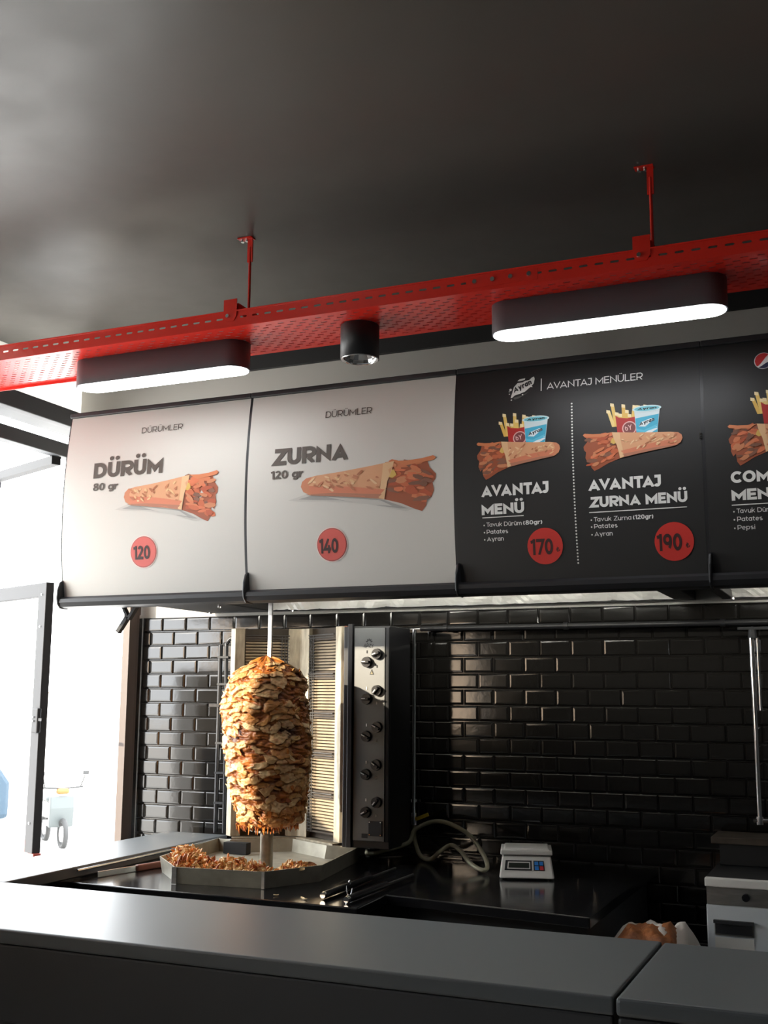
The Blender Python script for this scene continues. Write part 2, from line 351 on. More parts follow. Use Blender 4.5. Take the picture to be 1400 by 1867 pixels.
def stadium(x0, x1, yc, w, n=14):
    r = w / 2; pts = []
    for k in range(n + 1):
        a = -math.pi / 2 + math.pi * k / n; pts.append((x1 - r + r * math.cos(a), yc + r * math.sin(a)))
    for k in range(n + 1):
        a = math.pi / 2 + math.pi * k / n; pts.append((x0 + r + r * math.cos(a), yc + r * math.sin(a)))
    return pts
for (x0, x1, lab) in ((-2.945, -2.145, 'dark linear light with glowing diffuser above the white menu boards'),
                      (-1.155, -.36, 'dark linear light with glowing diffuser above the black menu boards')):
    t = thing('linear_light', lab, 'ceiling light', ((x0 + x1) / 2, 3.61, 2.84), 'linear lights under the cable tray')
    outer = stadium(x0, x1, 3.61, .136); inner = stadium(x0 + .006, x1 - .006, 3.61, .124)
    mb = MB(); n = len(outer)
    for z in (2.842, 2.948): mb.add([(x, y, z) for x, y in outer], [])
    mb.f += [[i, (i + 1) % n, n + (i + 1) % n, n + i] for i in range(n)]; mb.c += [None] * n; mb.sm += [True] * n
    mb.f.append(list(range(n, 2 * n))); mb.c.append(None); mb.sm.append(False)
    mb.add([(x, y, 2.842) for x, y in outer] + [(x, y, 2.842) for x, y in inner], [(i, (i + 1) % n, n + (i + 1) % n, n + i) for i in range(n)])
    o = mb.build('housing', M_house, t); recalc(o)
    MB().prism(inner, 2.839, 2.844).build('diffuser', M_lamp, t)['label'] = 'glowing white diffuser'
sp = thing('spotlight', 'black cylindrical ceiling spotlight between the two linear lights', 'ceiling light', (-1.665, 3.6, 2.82))
MB().lathe([(.0001, .128), (.070, .128), (.072, .125), (.072, 0), (.068, 0), (.066, .01), (.066, .03)], (-1.665, 3.6, 2.82), 36).build('housing', M_black, sp)
MB().lathe([(.0695, .001), (.068, -.003), (.064, -.002), (.060, .003)], (-1.665, 3.6, 2.82), 36).build('rim', M_chrome, sp)
MB().lathe([(.060, .003), (.055, .014), (.042, .034), (.022, .045), (.012, .045), (.012, .022), (.0001, .020)], (-1.665, 3.6, 2.82), 18).build('reflector', M_chrome, sp, smooth=False)

# ================================================================== MENU BOARDS
YB, ZCB, H2, SAG = 4.0, 2.43, .41, .035
def face(z): return YB - SAG * (1 - ((z - ZCB) / H2) ** 2)
LAYER = [0]
def on_face(x, z, lift): return (x, face(z) - lift, z)
def arc(cx, cy, rx, ry, a0, a1, n=10):
    return [(cx + rx * math.cos(R(a0 + (a1 - a0) * k / n)), cy + ry * math.sin(R(a0 + (a1 - a0) * k / n))) for k in range(n + 1)]
def glyph(ch, t):
    """geometric sans strokes on a cap height of 1, for a stroke thickness t -> (advance width, closed or open strokes)"""
    h = t / 2; T, B = 1 - h, h; X = .74; xb = X - h                 # X = x height
    def bowl(w): return arc(w / 2, X / 2, w / 2 - h, X / 2 - h, 0, 360, 20)
    up = {'Ü': 'U', 'ü': 'u', 'Ş': 'S'}
    if ch in up:
        w, st = glyph(up[ch], t); top = 1.0 if ch == 'Ü' else X; r_ = max(t * .56, .06); y = top + .10 + r_
        return w, st + [('dot', w / 2 - r_ * 1.35, y, r_), ('dot', w / 2 + r_ * 1.35, y, r_)]
    G = {
     'D': (.86, [[(h, B), (h, T), (.36, T)] + arc(.36, .5, .50 - h, .5 - h, 90, -90, 14) + [(h, B)]]),
     'U': (.80, [[(h, 1), (h, .40)] + arc(.40, .40, .40 - h, .40 - h, 180, 360, 14) + [(.80 - h, 1)]]),
     'R': (.78, [[(h, 0), (h, T), (.42, T)] + arc(.42, .66, .30 , .34 - h, 90, -90, 12) + [(h, .32 + h)], [(.40, .34), (.68, 0)]]),
     'M': (1.00, [[(h, 0), (h, T), (.5, .30), (1 - h, T), (1 - h, 0)]]),
     'L': (.60, [[(h, 1), (h, B), (.60, B)]]),
     'E': (.66, [[(.66, T), (h, T), (h, B), (.66, B)], [(h, .5), (.60, .5)]]),
     'Z': (.74, [[(.04, T), (.70 - h * .2, T), (.06 + h * .2, B), (.74, B)]]),
     'N': (.84, [[(h, 0), (h, T), (.84 - h, B), (.84 - h, 1)]]),
     'A': (.94, [[(h * .9, 0), (.47, T), (.94 - h * .9, 0)], [(.22, .28), (.72, .28)]]),
     'V': (.90, [[(h * .9, 1), (.45, B), (.90 - h * .9, 1)]]),
     'T': (.72, [[(0, T), (.72, T)], [(.36, T), (.36, 0)]]),
     'J': (.58, [[(.10, T), (.58 - h, T), (.58 - h, .34)] + arc(.29, .34, .29 - h, .34 - h, 0, -150, 10)]),
     'C': (.82, [arc(.48, .5, .48 - h, .5 - h, 45, 315, 18)]),
     'O': (.96, [arc(.48, .5, .48 - h, .5 - h, 0, 360, 24)]),
     'B': (.74, [[(h, .5), (h, T), (.40, T)] + arc(.40, .75, .25, .25 - h, 90, -90, 10) + [(h, .5), (h, B), (.42, B)] + arc(.42, .25, .30 - h * .4, .25 , -90, 90, 10) + [(h, .5)]]),
     'P': (.70, [[(h, 0), (h, T), (.38, T)] + arc(.38, .64, .30, .36 - h, 90, -90, 12) + [(h, .28 + h)]]),
     'Y': (.84, [[(h * .9, 1), (.42, .42), (.84 - h * .9, 1)], [(.42, .46), (.42, 0)]]),
     '0': (.68, [arc(.34, .5, .34 - h, .5 - h, 0, 360, 22)]),
     '1': (.38, [[(.0, .80), (.27 - h * .3, T - h * .4), (.27, T)], [(.27, 1), (.27, 0)]]),
     '2': (.62, [arc(.31, .70, .29 - h, .30 - h, 165, -35, 12) + [(.08, B), (.62, B)]]),
     '4': (.72, [[(.48, 1), (.06, .28), (.72, .28)], [(.52, .55), (.52, 0)]]),
     '7': (.64, [[(.0, T), (.60, T), (.22, 0)]]),
     '8': (.68, [arc(.34, .74, .29 - h, .26 - h * .7, 0, 360, 18), arc(.34, .27, .34 - h, .27 - h * .7, 0, 360, 18)]),
     '9': (.66, [arc(.33, .66, .33 - h, .34 - h, 0, 360, 20), arc(.33, .60, .33 - h, .60 - h, 10, -62, 8)]),
     '6': (.66, [arc(.33, .34, .33 - h, .34 - h, 0, 360, 20), arc(.33, .40, .33 - h, .60 - h, 190, 118, 8)]),
     'g': (.66, [bowl(.66), [(.66 - h, X), (.66 - h, .02)] + arc(.35, .02, .31 - h, .26 - h, 0, -150, 8)]),
     'r': (.44, [[(h, X), (h, 0)], arc(.40, .40, .40 - h, X - .40 - h, 175, 75, 8)]),
     'a': (.64, [arc(.32, .37, .32 - h, .37 - h, 0, 360, 18), [(.64 - h, X), (.64 - h, 0)]]),
     'v': (.66, [[(h * .8, X), (.33, B * .6), (.66 - h * .8, X)]]),
     'u': (.62, [[(h, X), (h, .31)] + arc(.31, .31, .31 - h, .31 - h, 180, 360, 12), [(.62 - h, X), (.62 - h, 0)]]),
     'k': (.60, [[(h, 1.04), (h, 0)], [(h, .28), (.56, X - .01)], [(.24, .42), (.58, 0)]]),
     'm': (.98, [[(h, X), (h, 0)], [(h, .42)] + arc(.27, .45, .27 - h, X - .45 - h, 180, 0, 10) + [(.52 - h * .4, 0)], [(.5, .42)] + arc(.74, .45, .24 - h, X - .45 - h, 180, 0, 10) + [(.98 - h, 0)]]),
     'n': (.62, [[(h, X), (h, 0)], [(h, .42)] + arc(.31, .43, .31 - h, X - .43 - h, 180, 0, 12) + [(.62 - h, 0)]]),
     't': (.42, [[(.18, .94), (.18, .24)] + arc(.34, .22, .16, .22 - h, 180, 290, 6), [(0, X - h), (.40, X - h)]]),
     'e': (.64, [[(h, .38), (.64 - h, .38)] + arc(.32, .37, .32 - h, .37 - h, 0, 315, 18)]),
     's': (.52, [arc(.26, .54, .22 - h * .4, .20 - h, 40, 270, 10) + arc(.26, .20, .24 - h * .4, .20 - h, 90, -140, 10)]),
     'y': (.66, [[(h * .8, X), (.34, .04)], [(.66 - h * .8, X), (.26, -.24)]]),
     'z': (.54, [[(.03, X - h), (.50, X - h), (.05, h), (.54, h)]]),
     'p': (.68, [arc(.34, .37, .34 - h, .37 - h, 0, 360, 18), [(h, X), (h, -.28)]]),
     'i': (.20, [[(.10, X), (.10, 0)], ('dot', .10, X + .20, max(.075, h))]),
     '(': (.30, [arc(.46, .42, .40, .60, 135, 225, 8)]), ')': (.30, [arc(-.16, .42, .40, .60, 45, -45, 8)]),
     '₺': (.72, [[(.26, 1), (.26, B)] + arc(.26, .44, .42, .44 - h, -90, 0, 8), [(0, .52), (.52, .80)], [(0, .30), (.52, .58)]]),
     ' ': (.28, [])}
    return G[ch]
def ribbon(pts, t):
    P = [pts[0]]
    for q in pts[1:]:
        if math.hypot(q[0] - P[-1][0], q[1] - P[-1][1]) > 1e-4: P.append(q)
    closed = len(P) > 3 and math.hypot(P[0][0] - P[-1][0], P[0][1] - P[-1][1]) < 1e-3
    if closed: P.pop()
    n = len(P); h = t / 2; L, Rr = [], []
    for i in range(n):
        a = P[i - 1] if (i > 0 or closed) else None; b = P[(i + 1) % n] if (i < n - 1 or closed) else None; p_ = P[i]
        def nrm(u, v):
            d = math.hypot(v[0] - u[0], v[1] - u[1]); return (-(v[1] - u[1]) / d, (v[0] - u[0]) / d)
        n1_ = nrm(a, p_) if a else nrm(p_, b); n2_ = nrm(p_, b) if b else n1_
        m = (n1_[0] + n2_[0], n1_[1] + n2_[1]); q = m[0] ** 2 + m[1] ** 2
        k = min(2 / max(q, .2), 3.2); L.append((p_[0] + m[0] * h * k / 1, p_[1] + m[1] * h * k / 1)) if False else None
        s_ = 2 / max(q, .32); L.append((p_[0] + m[0] * h * s_, p_[1] + m[1] * h * s_)); Rr.append((p_[0] - m[0] * h * s_, p_[1] - m[1] * h * s_))
    fs = [(i, (i + 1) % n, n + (i + 1) % n, n + i) for i in range(n if closed else n - 1)]
    return L + Rr, fs
def text_strokes(s, t):
    vs, fs, x = [], [], 0
    for ci, ch in enumerate(s):
        if ci and s[ci - 1] + ch in ('AV', 'VA', 'TA', 'AT', 'Ta', 'AJ'): x -= .15
        w, st = glyph(ch, t)
        for k in st:
            if k[0] == 'dot':
                pv = [(k[1] + k[3] * math.cos(2 * math.pi * q / 14), k[2] + k[3] * math.sin(2 * math.pi * q / 14)) for q in range(14)]; pf = [tuple(range(14))]
            else:
                pv, pf = ribbon(k, t); lo = -.30 if ch in 'gyp()' else 0; hi = 1.0 if (ch.isupper() or ch.isdigit()) else 1.05
                pv = [(a, min(max(b, lo), hi)) for a, b in pv]
            o = len(vs); vs += [(a + x, b) for a, b in pv]; fs += [tuple(i + o for i in f) for f in pf]
        x += w + (.10 if t < .2 else .065)
    return vs, fs
def letter(board, s, x0, x1, zb, h, m, off=.13, lift=.0022, name='lettering', rot=0, shear=0, surf=on_face):
    vs, fs = text_strokes(s, off)
    xs = [v[0] for v in vs]; a, b = min(xs), max(xs); sx = (x1 - x0) / (b - a)
    mb = MB(); c, si = math.cos(rot), math.sin(rot); pts = []
    for vx_, vy_ in vs:
        px, pz = (vx_ - a) * sx + shear * vy_ * h, vy_ * h
        pts.append(surf(x0 + px * c - pz * si, zb + px * si + pz * c, lift))
    mb.add(pts, fs)
    o = mb.build(name, m, board)
    return o
def disc(mb, x, z, r, lift, col, n=40, r2=None):
    pts = [on_face(x, z, lift)] + [on_face(x + r * math.cos(2 * math.pi * k / n), z + (r2 or r) * math.sin(2 * math.pi * k / n), lift) for k in range(n)]
    mb.add(pts, [(0, 1 + (k + 1) % n, 1 + k)[::-1] for k in range(n)], col)
def poly(mb, pts, lift, col): mb.add([on_face(x, z, lift) for x, z in pts], [tuple(range(len(pts)))], col)
def sticker(board, x, z, r, s, x0, x1, zb, h, cur=None, dark=False):
    mb = MB(); 
    if not dark: disc(mb, x, z, r * 1.06, .0014, (.80, .62, .56)); disc(mb, x, z, r * 1.0, .0020, (.36, .05, .04))
    disc(mb, x, z, r * (1.0 if dark else .95), .0026, (.60, .028, .020) if dark else (.62, .085, .065))
    st = mb.build('price_sticker', M_print, board); st['label'] = 'round red price sticker reading ' + s
    ORG[st.name] = ORG[board.name]
    letter(st, s, x0, x1, zb, h, M_kink, .20, .0036, 'price_number')
    if cur: letter(st, '₺', *cur, M_kink, .14, .0036, 'currency_sign')
def wrap(board, tip, sx, sz, flip=False, rot=0.0, shadow=True, seed=1):
    """printed picture of a filled flatbread roll; tip = closed end, opens towards +x (or -x if flipped)"""
    rnd = random.Random(seed); mb = MB(); c, s = math.cos(rot), math.sin(rot); n = [0]
    def Pm(u, v):
        x = u * sx * (-1 if flip else 1); z = v * sz
        return (tip[0] + x * c - z * s, tip[1] + x * s + z * c)
    def pp(pts, col): n[0] += 1; poly(mb, [Pm(*q) for q in pts], .0012 + n[0] * .00006, col)
    if shadow:
        pp([(-.10, -.13), (.05, -.075), (.3, -.11), (.62, -.19), (.85, -.30), (.78, -.315), (.5, -.22), (.2, -.165), (.0, -.15)], (.52, .50, .46))
        pp([(-.02, -.125), (.1, -.09), (.62, -.19), (.80, -.29), (.74, -.285), (.3, -.165), (.08, -.14)], (.33, .32, .30))
    bodyt = [(0, 0), (.008, .05), (.04, .085), (.12, .105), (.3, .125), (.5, .155), (.70, .19)]
    bodyb = [(.63, -.185), (.45, -.15), (.25, -.12), (.08, -.095), (.02, -.055)]
    rim = [(.685, .10), (.655, 0), (.64, -.1)]
    fill = [(.70, .19), (.80, .185), (.90, .195), (.98, .215), (1.0, .195), (.985, .17), (.94, .16), (.955, .10), (1.0, .03), (.995, -.02), (.975, -.05),
            (.985, -.13), (.965, -.20), (.935, -.165), (.93, -.27), (.90, -.325), (.85, -.30), (.75, -.235), (.63, -.185), (.655, 0)]
    pp(fill, (.34, .085, .035))
    for _ in range(46):
        u = rnd.uniform(.67, .95); v = rnd.uniform(-.25, .17)
        lim = .19 - (u - .7) * .05; 
        if v < -.19 - (u - .63) * .42 + .04: continue
        a = rnd.uniform(-.9, .2); L = rnd.uniform(.03, .075); wd = rnd.uniform(.015, .034)
        col = rnd.choice([(.55, .13, .05), (.62, .19, .08), (.46, .09, .035), (.24, .10, .06), (.58, .22, .10), (.66, .17, .07), (.20, .085, .05)])
        ca, sa = math.cos(a), math.sin(a)
        q = []
        for k in range(7):
            t = 2 * math.pi * k / 7; rr = rnd.uniform(.75, 1.15)
            du, dv = math.cos(t) * L * rr, math.sin(t) * wd * rr
            uu = min(u + du * ca - dv * sa, .985); q.append((uu, v + du * sa + dv * ca))
        pp(q, col)
    pp([(.70, .19), (.80, .185), (.90, .195), (.98, .215), (1.0, .195), (.985, .17), (.90, .155), (.78, .135)], (.62, .20, .08))
    pp([(.66, .10), (.70, .105), (.72, .05), (.69, .02), (.665, .03)], (.66, .42, .10))
    pp(bodyt + rim + bodyb, (.66, .33, .17))
    pp([(.0, .01), (.10, .0), (.35, -.03), (.64, -.09), (.63, -.185), (.45, -.15), (.25, -.12), (.08, -.095), (.02, -.055)], (.62, .20, .105))
    pp([(.04, -.08), (.25, -.085), (.63, -.135), (.63, -.185), (.45, -.15), (.25, -.12), (.08, -.095)], (.42, .17, .10))
    pp([(.62, .175), (.70, .19), (.685, .10), (.655, 0), (.64, -.1), (.63, -.185), (.59, -.17), (.60, -.05), (.615, .07)], (.72, .45, .24))
    pp([(0, 0), (.008, .05), (.04, .085), (.085, .095), (.06, .03), (.065, -.04), (.08, -.095), (.02, -.055)], (.58, .22, .11))
    for _ in range(34):
        u = rnd.uniform(.07, .60); v = rnd.uniform(-.09, .13) * (.55 + u * .7); L = rnd.uniform(.012, .04); a = rnd.uniform(.5, 1.0) * rnd.choice((1, -1, -1))
        q = []
        for k in range(7):
            t = 2 * math.pi * k / 7; rr = rnd.uniform(.7, 1.2)
            du, dv = math.cos(t) * L * rr, math.sin(t) * .011 * rr
            q.append((u + du * math.cos(a) - dv * math.sin(a), v + du * math.sin(a) + dv * math.cos(a)))
        pp(q, rnd.choice([(.40, .14, .06), (.48, .17, .08), (.76, .50, .28), (.72, .44, .22), (.52, .20, .09)]))
    o = mb.build('wrap_picture', M_print, board); o['label'] = 'printed picture of a filled wrap'
def fries_cup(board, fx, cx, full=True):
    """printed picture: fries carton (left edge fx, base z 2.535) and drink cup (left edge cx)"""
    rnd = random.Random(int(fx * 100)); mb = MB(); k = 0
    for i in range(11):
        x = fx + .010 + i * .0095; tx = x + (i - 5) * .0035 + rnd.uniform(-.004, .004); zt = 2.628 + .022 * math.sin(i * 1.9) + rnd.uniform(0, .012); w = .0065
        k += 1; lift = .0013 + k * .00006
        col = rnd.choice([(.78, .52, .13), (.72, .44, .09), (.82, .60, .22)])
        poly(mb, [(x - w, 2.57), (x + w, 2.57), (tx + w, zt), (tx - w, zt + .003)], lift, col)
        poly(mb, [(tx - w, zt - .009), (tx + w, zt - .012), (tx + w, zt), (tx - w, zt + .003)], lift + .00003, (.86, .70, .40))
    poly(mb, [(fx + .016, 2.612), (fx + .03, 2.602), (fx + .06, 2.598), (fx + .098, 2.603), (fx + .094, 2.533), (fx + .024, 2.533)], .0022, (.42, .018, .014))
    xl, zl = fx + .066, 2.560
    def cring(r0, r1, col, lift):
        n = 28; pts = []
        for q in range(n): a = 2 * math.pi * q / n; pts.append((xl + r1 * math.cos(a), max(zl + r1 * math.sin(a), 2.534)))
        for q in range(n): a = 2 * math.pi * q / n; pts.append((xl + r0 * math.cos(a), max(zl + r0 * math.sin(a), 2.534)))
        mb.add([on_face(x, z, lift) for x, z in pts], [(q, (q + 1) % n, n + (q + 1) % n, n + q) for q in range(n)], col)
    cring(.0001, .0215, (.20, .05, .05), .0024); cring(.022, .026, (.75, .42, .38), .0026)
    o = mb.build('fries_picture', M_print, board); o['label'] = 'printed picture of fries in a red carton'; ORG[o.name] = ORG[board.name]
    letter(o, '6Y', xl - .014, xl + .012, zl - .010, .020, mat('pink_ink', (.78, .46, .42), .5), .17, .0029, 'carton_mark', rot=.18)
    mb = MB()
    poly(mb, [(cx + .006, 2.628), (cx + .098, 2.622), (cx + .088, 2.535), (cx + .014, 2.533)], .0031, (.62, .72, .74))
    poly(mb, [(cx + .010, 2.594), (cx + .094, 2.604), (cx + .088, 2.540), (cx + .086, 2.535), (cx + .0145, 2.533)], .0034, (.05, .40, .58))
    poly(mb, [(cx + .030, 2.533), (cx + .086, 2.558), (cx + .088, 2.548), (cx + .060, 2.533)], .0036, (.74, .82, .84))
    poly(mb, [(cx + .0125, 2.556), (cx + .04, 2.548), (cx + .088, 2.566), (cx + .0875, 2.553), (cx + .04, 2.540), (cx + .0135, 2.546)], .0036, (.10, .50, .68))
    n = 26
    for r, rz, lift, col in ((.052, .0125, .0037, (.60, .76, .78)), (.045, .0090, .0039, (.16, .50, .58))):
        pts = [(cx + .052 + r * math.cos(2 * math.pi * q / n), 2.628 + rz * math.sin(2 * math.pi * q / n) - .004 * math.cos(2 * math.pi * q / n) * 0) for q in range(n)]
        poly(mb, pts, lift, col)
    poly(mb, [(cx + .022, 2.563), (cx + .045, 2.560), (cx + .078, 2.586), (cx + .066, 2.590), (cx + .030, 2.578)], .0038, (.70, .80, .82))
    o = mb.build('cup_picture', M_print, board); o['label'] = 'printed picture of a blue and white drink cup'; ORG[o.name] = ORG[board.name]
    letter(o, 'Ayran', cx + .024, cx + .080, 2.5645, .013, M_blackm, .22, .0042, 'cup_lettering', rot=.28, shear=.3)
    letter(o, 'Ayran', cx + .018, cx + .086, 2.624, .008, M_blackm, .22, .0044, 'cup_lettering', rot=.02, shear=.3)
def board(x0, x1, m, label, ztop=2.842):
    t = thing('menu_board', label, 'menu board', ((x0 + x1) / 2, YB, 1.975), 'curved menu boards above the counter')
    g = .006; nz = 28; z0 = 2.02
    mb = MB(); vs = []
    for i in range(nz + 1):
        z = z0 + (ztop - z0) * i / nz
        vs += [(x0 + g, face(z), z), (x1 - g, face(z), z), (x1 - g, YB + .05, z), (x0 + g, YB + .05, z)]
    fs = []
    for i in range(nz):
        a = i * 4; b = a + 4
        fs += [(a, a + 1, b + 1, b), (a + 1, a + 2, b + 2, b + 1), (a + 2, a + 3, b + 3, b + 2), (a + 3, a, b, b + 3)]
    fs += [(3, 2, 1, 0), (nz * 4, nz * 4 + 1, nz * 4 + 2, nz * 4 + 3)]
    mb.add(vs, fs); mb.build('printed_panel', m, t)
    # black aluminium casing: curved side edges, top rail, round-nosed bottom rail with end caps
    for xs in (x0, x1):
        mb = MB(); vs = []
        for i in range(nz + 1):
            z = z0 + (ztop - z0) * i / nz; dx = .0035
            xa = xs if xs == x0 else xs - .0058; vs += [(xa, face(z) + .0005, z), (xa + .0058, face(z) + .0005, z), (xa + .0058, YB + .05, z), (xa, YB + .05, z)]
        mb.add(vs, fs); mb.build('side_edge', M_black, t)
    MB().box(x0, x1, YB - .012, YB + .05, ztop, ztop + .022).build('top_rail', M_black, t, .004)
    mb = MB(); prof = [(.05, -.045), (.0, -.045), (-.026, -.040), (-.038, -.022), (-.036, -.006), (-.022, .004), (.05, .004)]; n = len(prof)
    vs = [(x, YB + y, z0 + z) for x in (x0, x1) for y, z in prof]
    mb.add(vs, [(i, (i + 1) % n, n + (i + 1) % n, n + i)[::-1] for i in range(n)] + [tuple(range(n)), tuple(range(n, 2 * n))[::-1]])
    mb.build('bottom_rail', M_black, t)
    cap = [(.03, -.050), (-.02, -.048), (-.040, -.030), (-.046, .0), (-.044, .035), (-.030, .070), (-.010, .080), (.03, .08)]
    mb = MB(); n = len(cap)
    vs = [(x, YB + y, z0 + z) for x in (x0 + .0002, x0 + .011) for y, z in cap]
    mb.add(vs, [(i, (i + 1) % n, n + (i + 1) % n, n + i)[::-1] for i in range(n)] + [tuple(range(n)), tuple(range(n, 2 * n))[::-1]])
    mb.build('end_cap', M_black, t, .004)
    return t
XB = (-3.30, -2.350, -1.427, -.500, .425)  # board, lettering and picture layout back-projected from image pixels, results typed in
b1 = board(XB[0], XB[1], M_board, 'white menu board headed DÜRÜM 80 gr, price 120, leftmost of the row')
letter(b1, 'DÜRÜMLER', -2.898, -2.685, 2.735, .027, M_ink, .12)
letter(b1, 'DÜRÜM', -3.136, -2.769, 2.546, .070, M_ink, .25)
letter(b1, '80 gr', -3.133, -2.998, 2.489, .034, M_ink, .20)
wrap(b1, (-2.962, 2.450), .478, .40, seed=3)
sticker(b1, -2.856, 2.206, .067, '120', -2.908, -2.822, 2.174, .059)
b2 = board(XB[1], XB[2], M_board, 'white menu board headed ZURNA 120 gr, price 140, beside the black board')
letter(b2, 'DÜRÜMLER', -1.993, -1.785, 2.718, .028, M_ink, .12)
letter(b2, 'ZURNA', -2.234, -1.882, 2.533, .071, M_ink, .25)
letter(b2, '120 gr', -2.233, -2.081, 2.476, .035, M_ink, .20)
wrap(b2, (-2.090, 2.435), .586, .40, seed=5)
sticker(b2, -1.953, 2.194, .066, '140', -2.009, -1.925, 2.160, .059)
b3 = board(XB[2], XB[3], M_bboard, 'black menu board with two combos, prices 170 and 190')
letter(b3, 'AVANTAJ MENÜLER', -1.065, -.706, 2.741, .028, M_wink, .125)
mb = MB(); poly(mb, [(-1.0885, 2.738), (-1.0845, 2.738), (-1.0845, 2.788), (-1.0885, 2.788)], .002, (.7, .69, .66)); mb.build('divider_bar', M_print, b3)
# splash emblem with script lettering
mb = MB()
poly(mb, [(-1.206, 2.722), (-1.200, 2.742), (-1.194, 2.765), (-1.180, 2.780), (-1.160, 2.781), (-1.150, 2.786), (-1.135, 2.787), (-1.124, 2.797), (-1.116, 2.800),
          (-1.113, 2.790), (-1.116, 2.772), (-1.124, 2.763), (-1.120, 2.757), (-1.130, 2.758), (-1.150, 2.742), (-1.172, 2.735), (-1.190, 2.731), (-1.200, 2.722)], .0016, (.70, .69, .65))
poly(mb, [(-1.181, 2.788), (-1.172, 2.795), (-1.150, 2.797), (-1.152, 2.790), (-1.172, 2.787)], .0016, (.70, .69, .65))
for x, z, r in ((-1.207, 2.755, .005), (-1.203, 2.713, .003), (-1.159, 2.731, .003), (-1.212, 2.748, .002), (-1.211, 2.738, .0025)): disc(mb, x, z, r, .0016, (.70, .69, .65), 14)
poly(mb, [(-1.196, 2.722), (-1.165, 2.727), (-1.135, 2.740), (-1.150, 2.730), (-1.175, 2.717), (-1.190, 2.714)], .0014, (.10, .10, .09))
em = mb.build('splash_emblem', M_print, b3); ORG[em.name] = ORG[b3.name]; em['label'] = 'white splash emblem with script lettering'
letter(em, 'Ayran', -1.193, -1.117, 2.741, .022, M_blackm, .24, .0026, 'emblem_lettering', rot=.40, shear=.15)
mb = MB(); nd = 52
for i in range(nd):
    t = i / (nd - 1); disc(mb, -.969 + .008 * t, 2.675 - .595 * t, .0034, .0018, (.75, .74, .70), 10)
mb.build('dotted_line', M_print, b3)
letter(b3, 'AVANTAJ', -1.321, -1.060, 2.342, .045, M_wink, .245)
letter(b3, 'MENÜ', -1.321, -1.155, 2.274, .041, M_wink, .245)
def underline(b, x0, x1, z):
    mb = MB(); poly(mb, [(x0, z), (x1, z), (x1, z + .0034), (x0, z + .0034)], .0020, (.75, .74, .70)); mb.build('underline', M_print, b)
def bullets(b, x, rows):
    for s, bold, x1, z in rows:
        mb = MB(); disc(mb, x + .003, z + .006, .0028, .002, (.75, .74, .70), 12); bu = mb.build('bullet', M_print, b); ORG[bu.name] = ORG[b.name]
        if bold:
            xm = x + .012 + (x1 - x - .012) * .635
            letter(b, s, x + .012, xm, z, .016, M_wink, .13); letter(b, bold, xm + .006, x1, z, .016, M_wink, .20)
        else: letter(b, s, x + .012, x1, z, .016, M_wink, .14)
underline(b3, -1.319, -1.158, 2.262); underline(b3, -.912, -.565, 2.258)
bullets(b3, -1.316, (('Tavuk Dürüm', '(80gr)', -1.088, 2.229), ('Patates', None, -1.220, 2.202), ('Ayran', None, -1.238, 2.175)))
sticker(b3, -1.081, 2.147, .067, '170', -1.136, -1.051, 2.115, .059, (-1.041, -1.025, 2.124, .018), True)
letter(b3, 'AVANTAJ', -.912, -.651, 2.338, .043, M_wink, .245)
letter(b3, 'ZURNA MENÜ', -.913, -.562, 2.277, .039, M_wink, .245)
bullets(b3, -.908, (('Tavuk Zurna', '(120gr)', -.683, 2.226), ('Patates', None, -.811, 2.201), ('Ayran', None, -.830, 2.173)))
sticker(b3, -.615, 2.141, .068, '190', -.675, -.588, 2.109, .060, (-.577, -.561, 2.117, .018), True)
fries_cup(b3, -1.234, -1.158); fries_cup(b3, -.823, -.745)
wrap(b3, (-1.013, 2.506), .324, .275, True, .03, False, 8)
wrap(b3, (-.570, 2.507), .356, .265, True, .03, False, 9)
for z in (2.512, 2.500):
    MB().box(-.512, -.502, face(z) - .006, face(z) - .001, z, z + .006).build('clip', M_chrome, b3)
b4 = board(XB[3], XB[4], M_bboard, 'black menu board headed COMBO MENÜ, rightmost, cut by the picture edge')
letter(b4, 'COMBO', -.413, -.20, 2.332, .041, M_wink, .245)
letter(b4, 'MENÜ', -.413, -.245, 2.271, .039, M_wink, .245)
underline(b4, -.414, -.20, 2.254)
bullets(b4, -.411, (('Tavuk Dürüm', '(80gr)', -.185, 2.227), ('Patates', None, -.315, 2.199), ('Pepsi', None, -.341, 2.170)))
fries_cup(b4, -.318, -.238)
wrap(b4, (-.09, 2.490), .324, .275, True, .03, False, 12)
mb = MB(); xp, zp, rp_ = -.288, 2.764, .029
disc(mb, xp, zp, rp_ * 1.06, .0014, (.55, .55, .56)); disc(mb, xp, zp, rp_, .0017, (.78, .77, .74))
def seg(f, top):
    q = []
    for k in range(25):
        x = -1 + 2 * k / 24; q.append((xp + x * rp_ * .98, zp + rp_ * .98 * math.sqrt(max(0, 1 - x * x)) * (1 if top else -1)))
    for k in range(25):
        x = 1 - 2 * k / 24; lim = math.sqrt(max(0, 1 - x * x)); y = max(-lim, min(lim, f(x))); q.append((xp + x * rp_ * .98, zp + rp_ * .98 * y))
    return q
poly(mb, seg(lambda x: .05 + .55 * x + .35 * math.sin(x * 2.2) - .28 * (x + 1) * 0, True), .0020, (.50, .02, .02))
poly(mb, seg(lambda x: -.52 + .22 * x + .18 * math.sin(x * 2.4), False), .0020, (.012, .02, .06))
o = mb.build('round_emblem', M_print, b4); o['label'] = 'round emblem in red, white and blue'

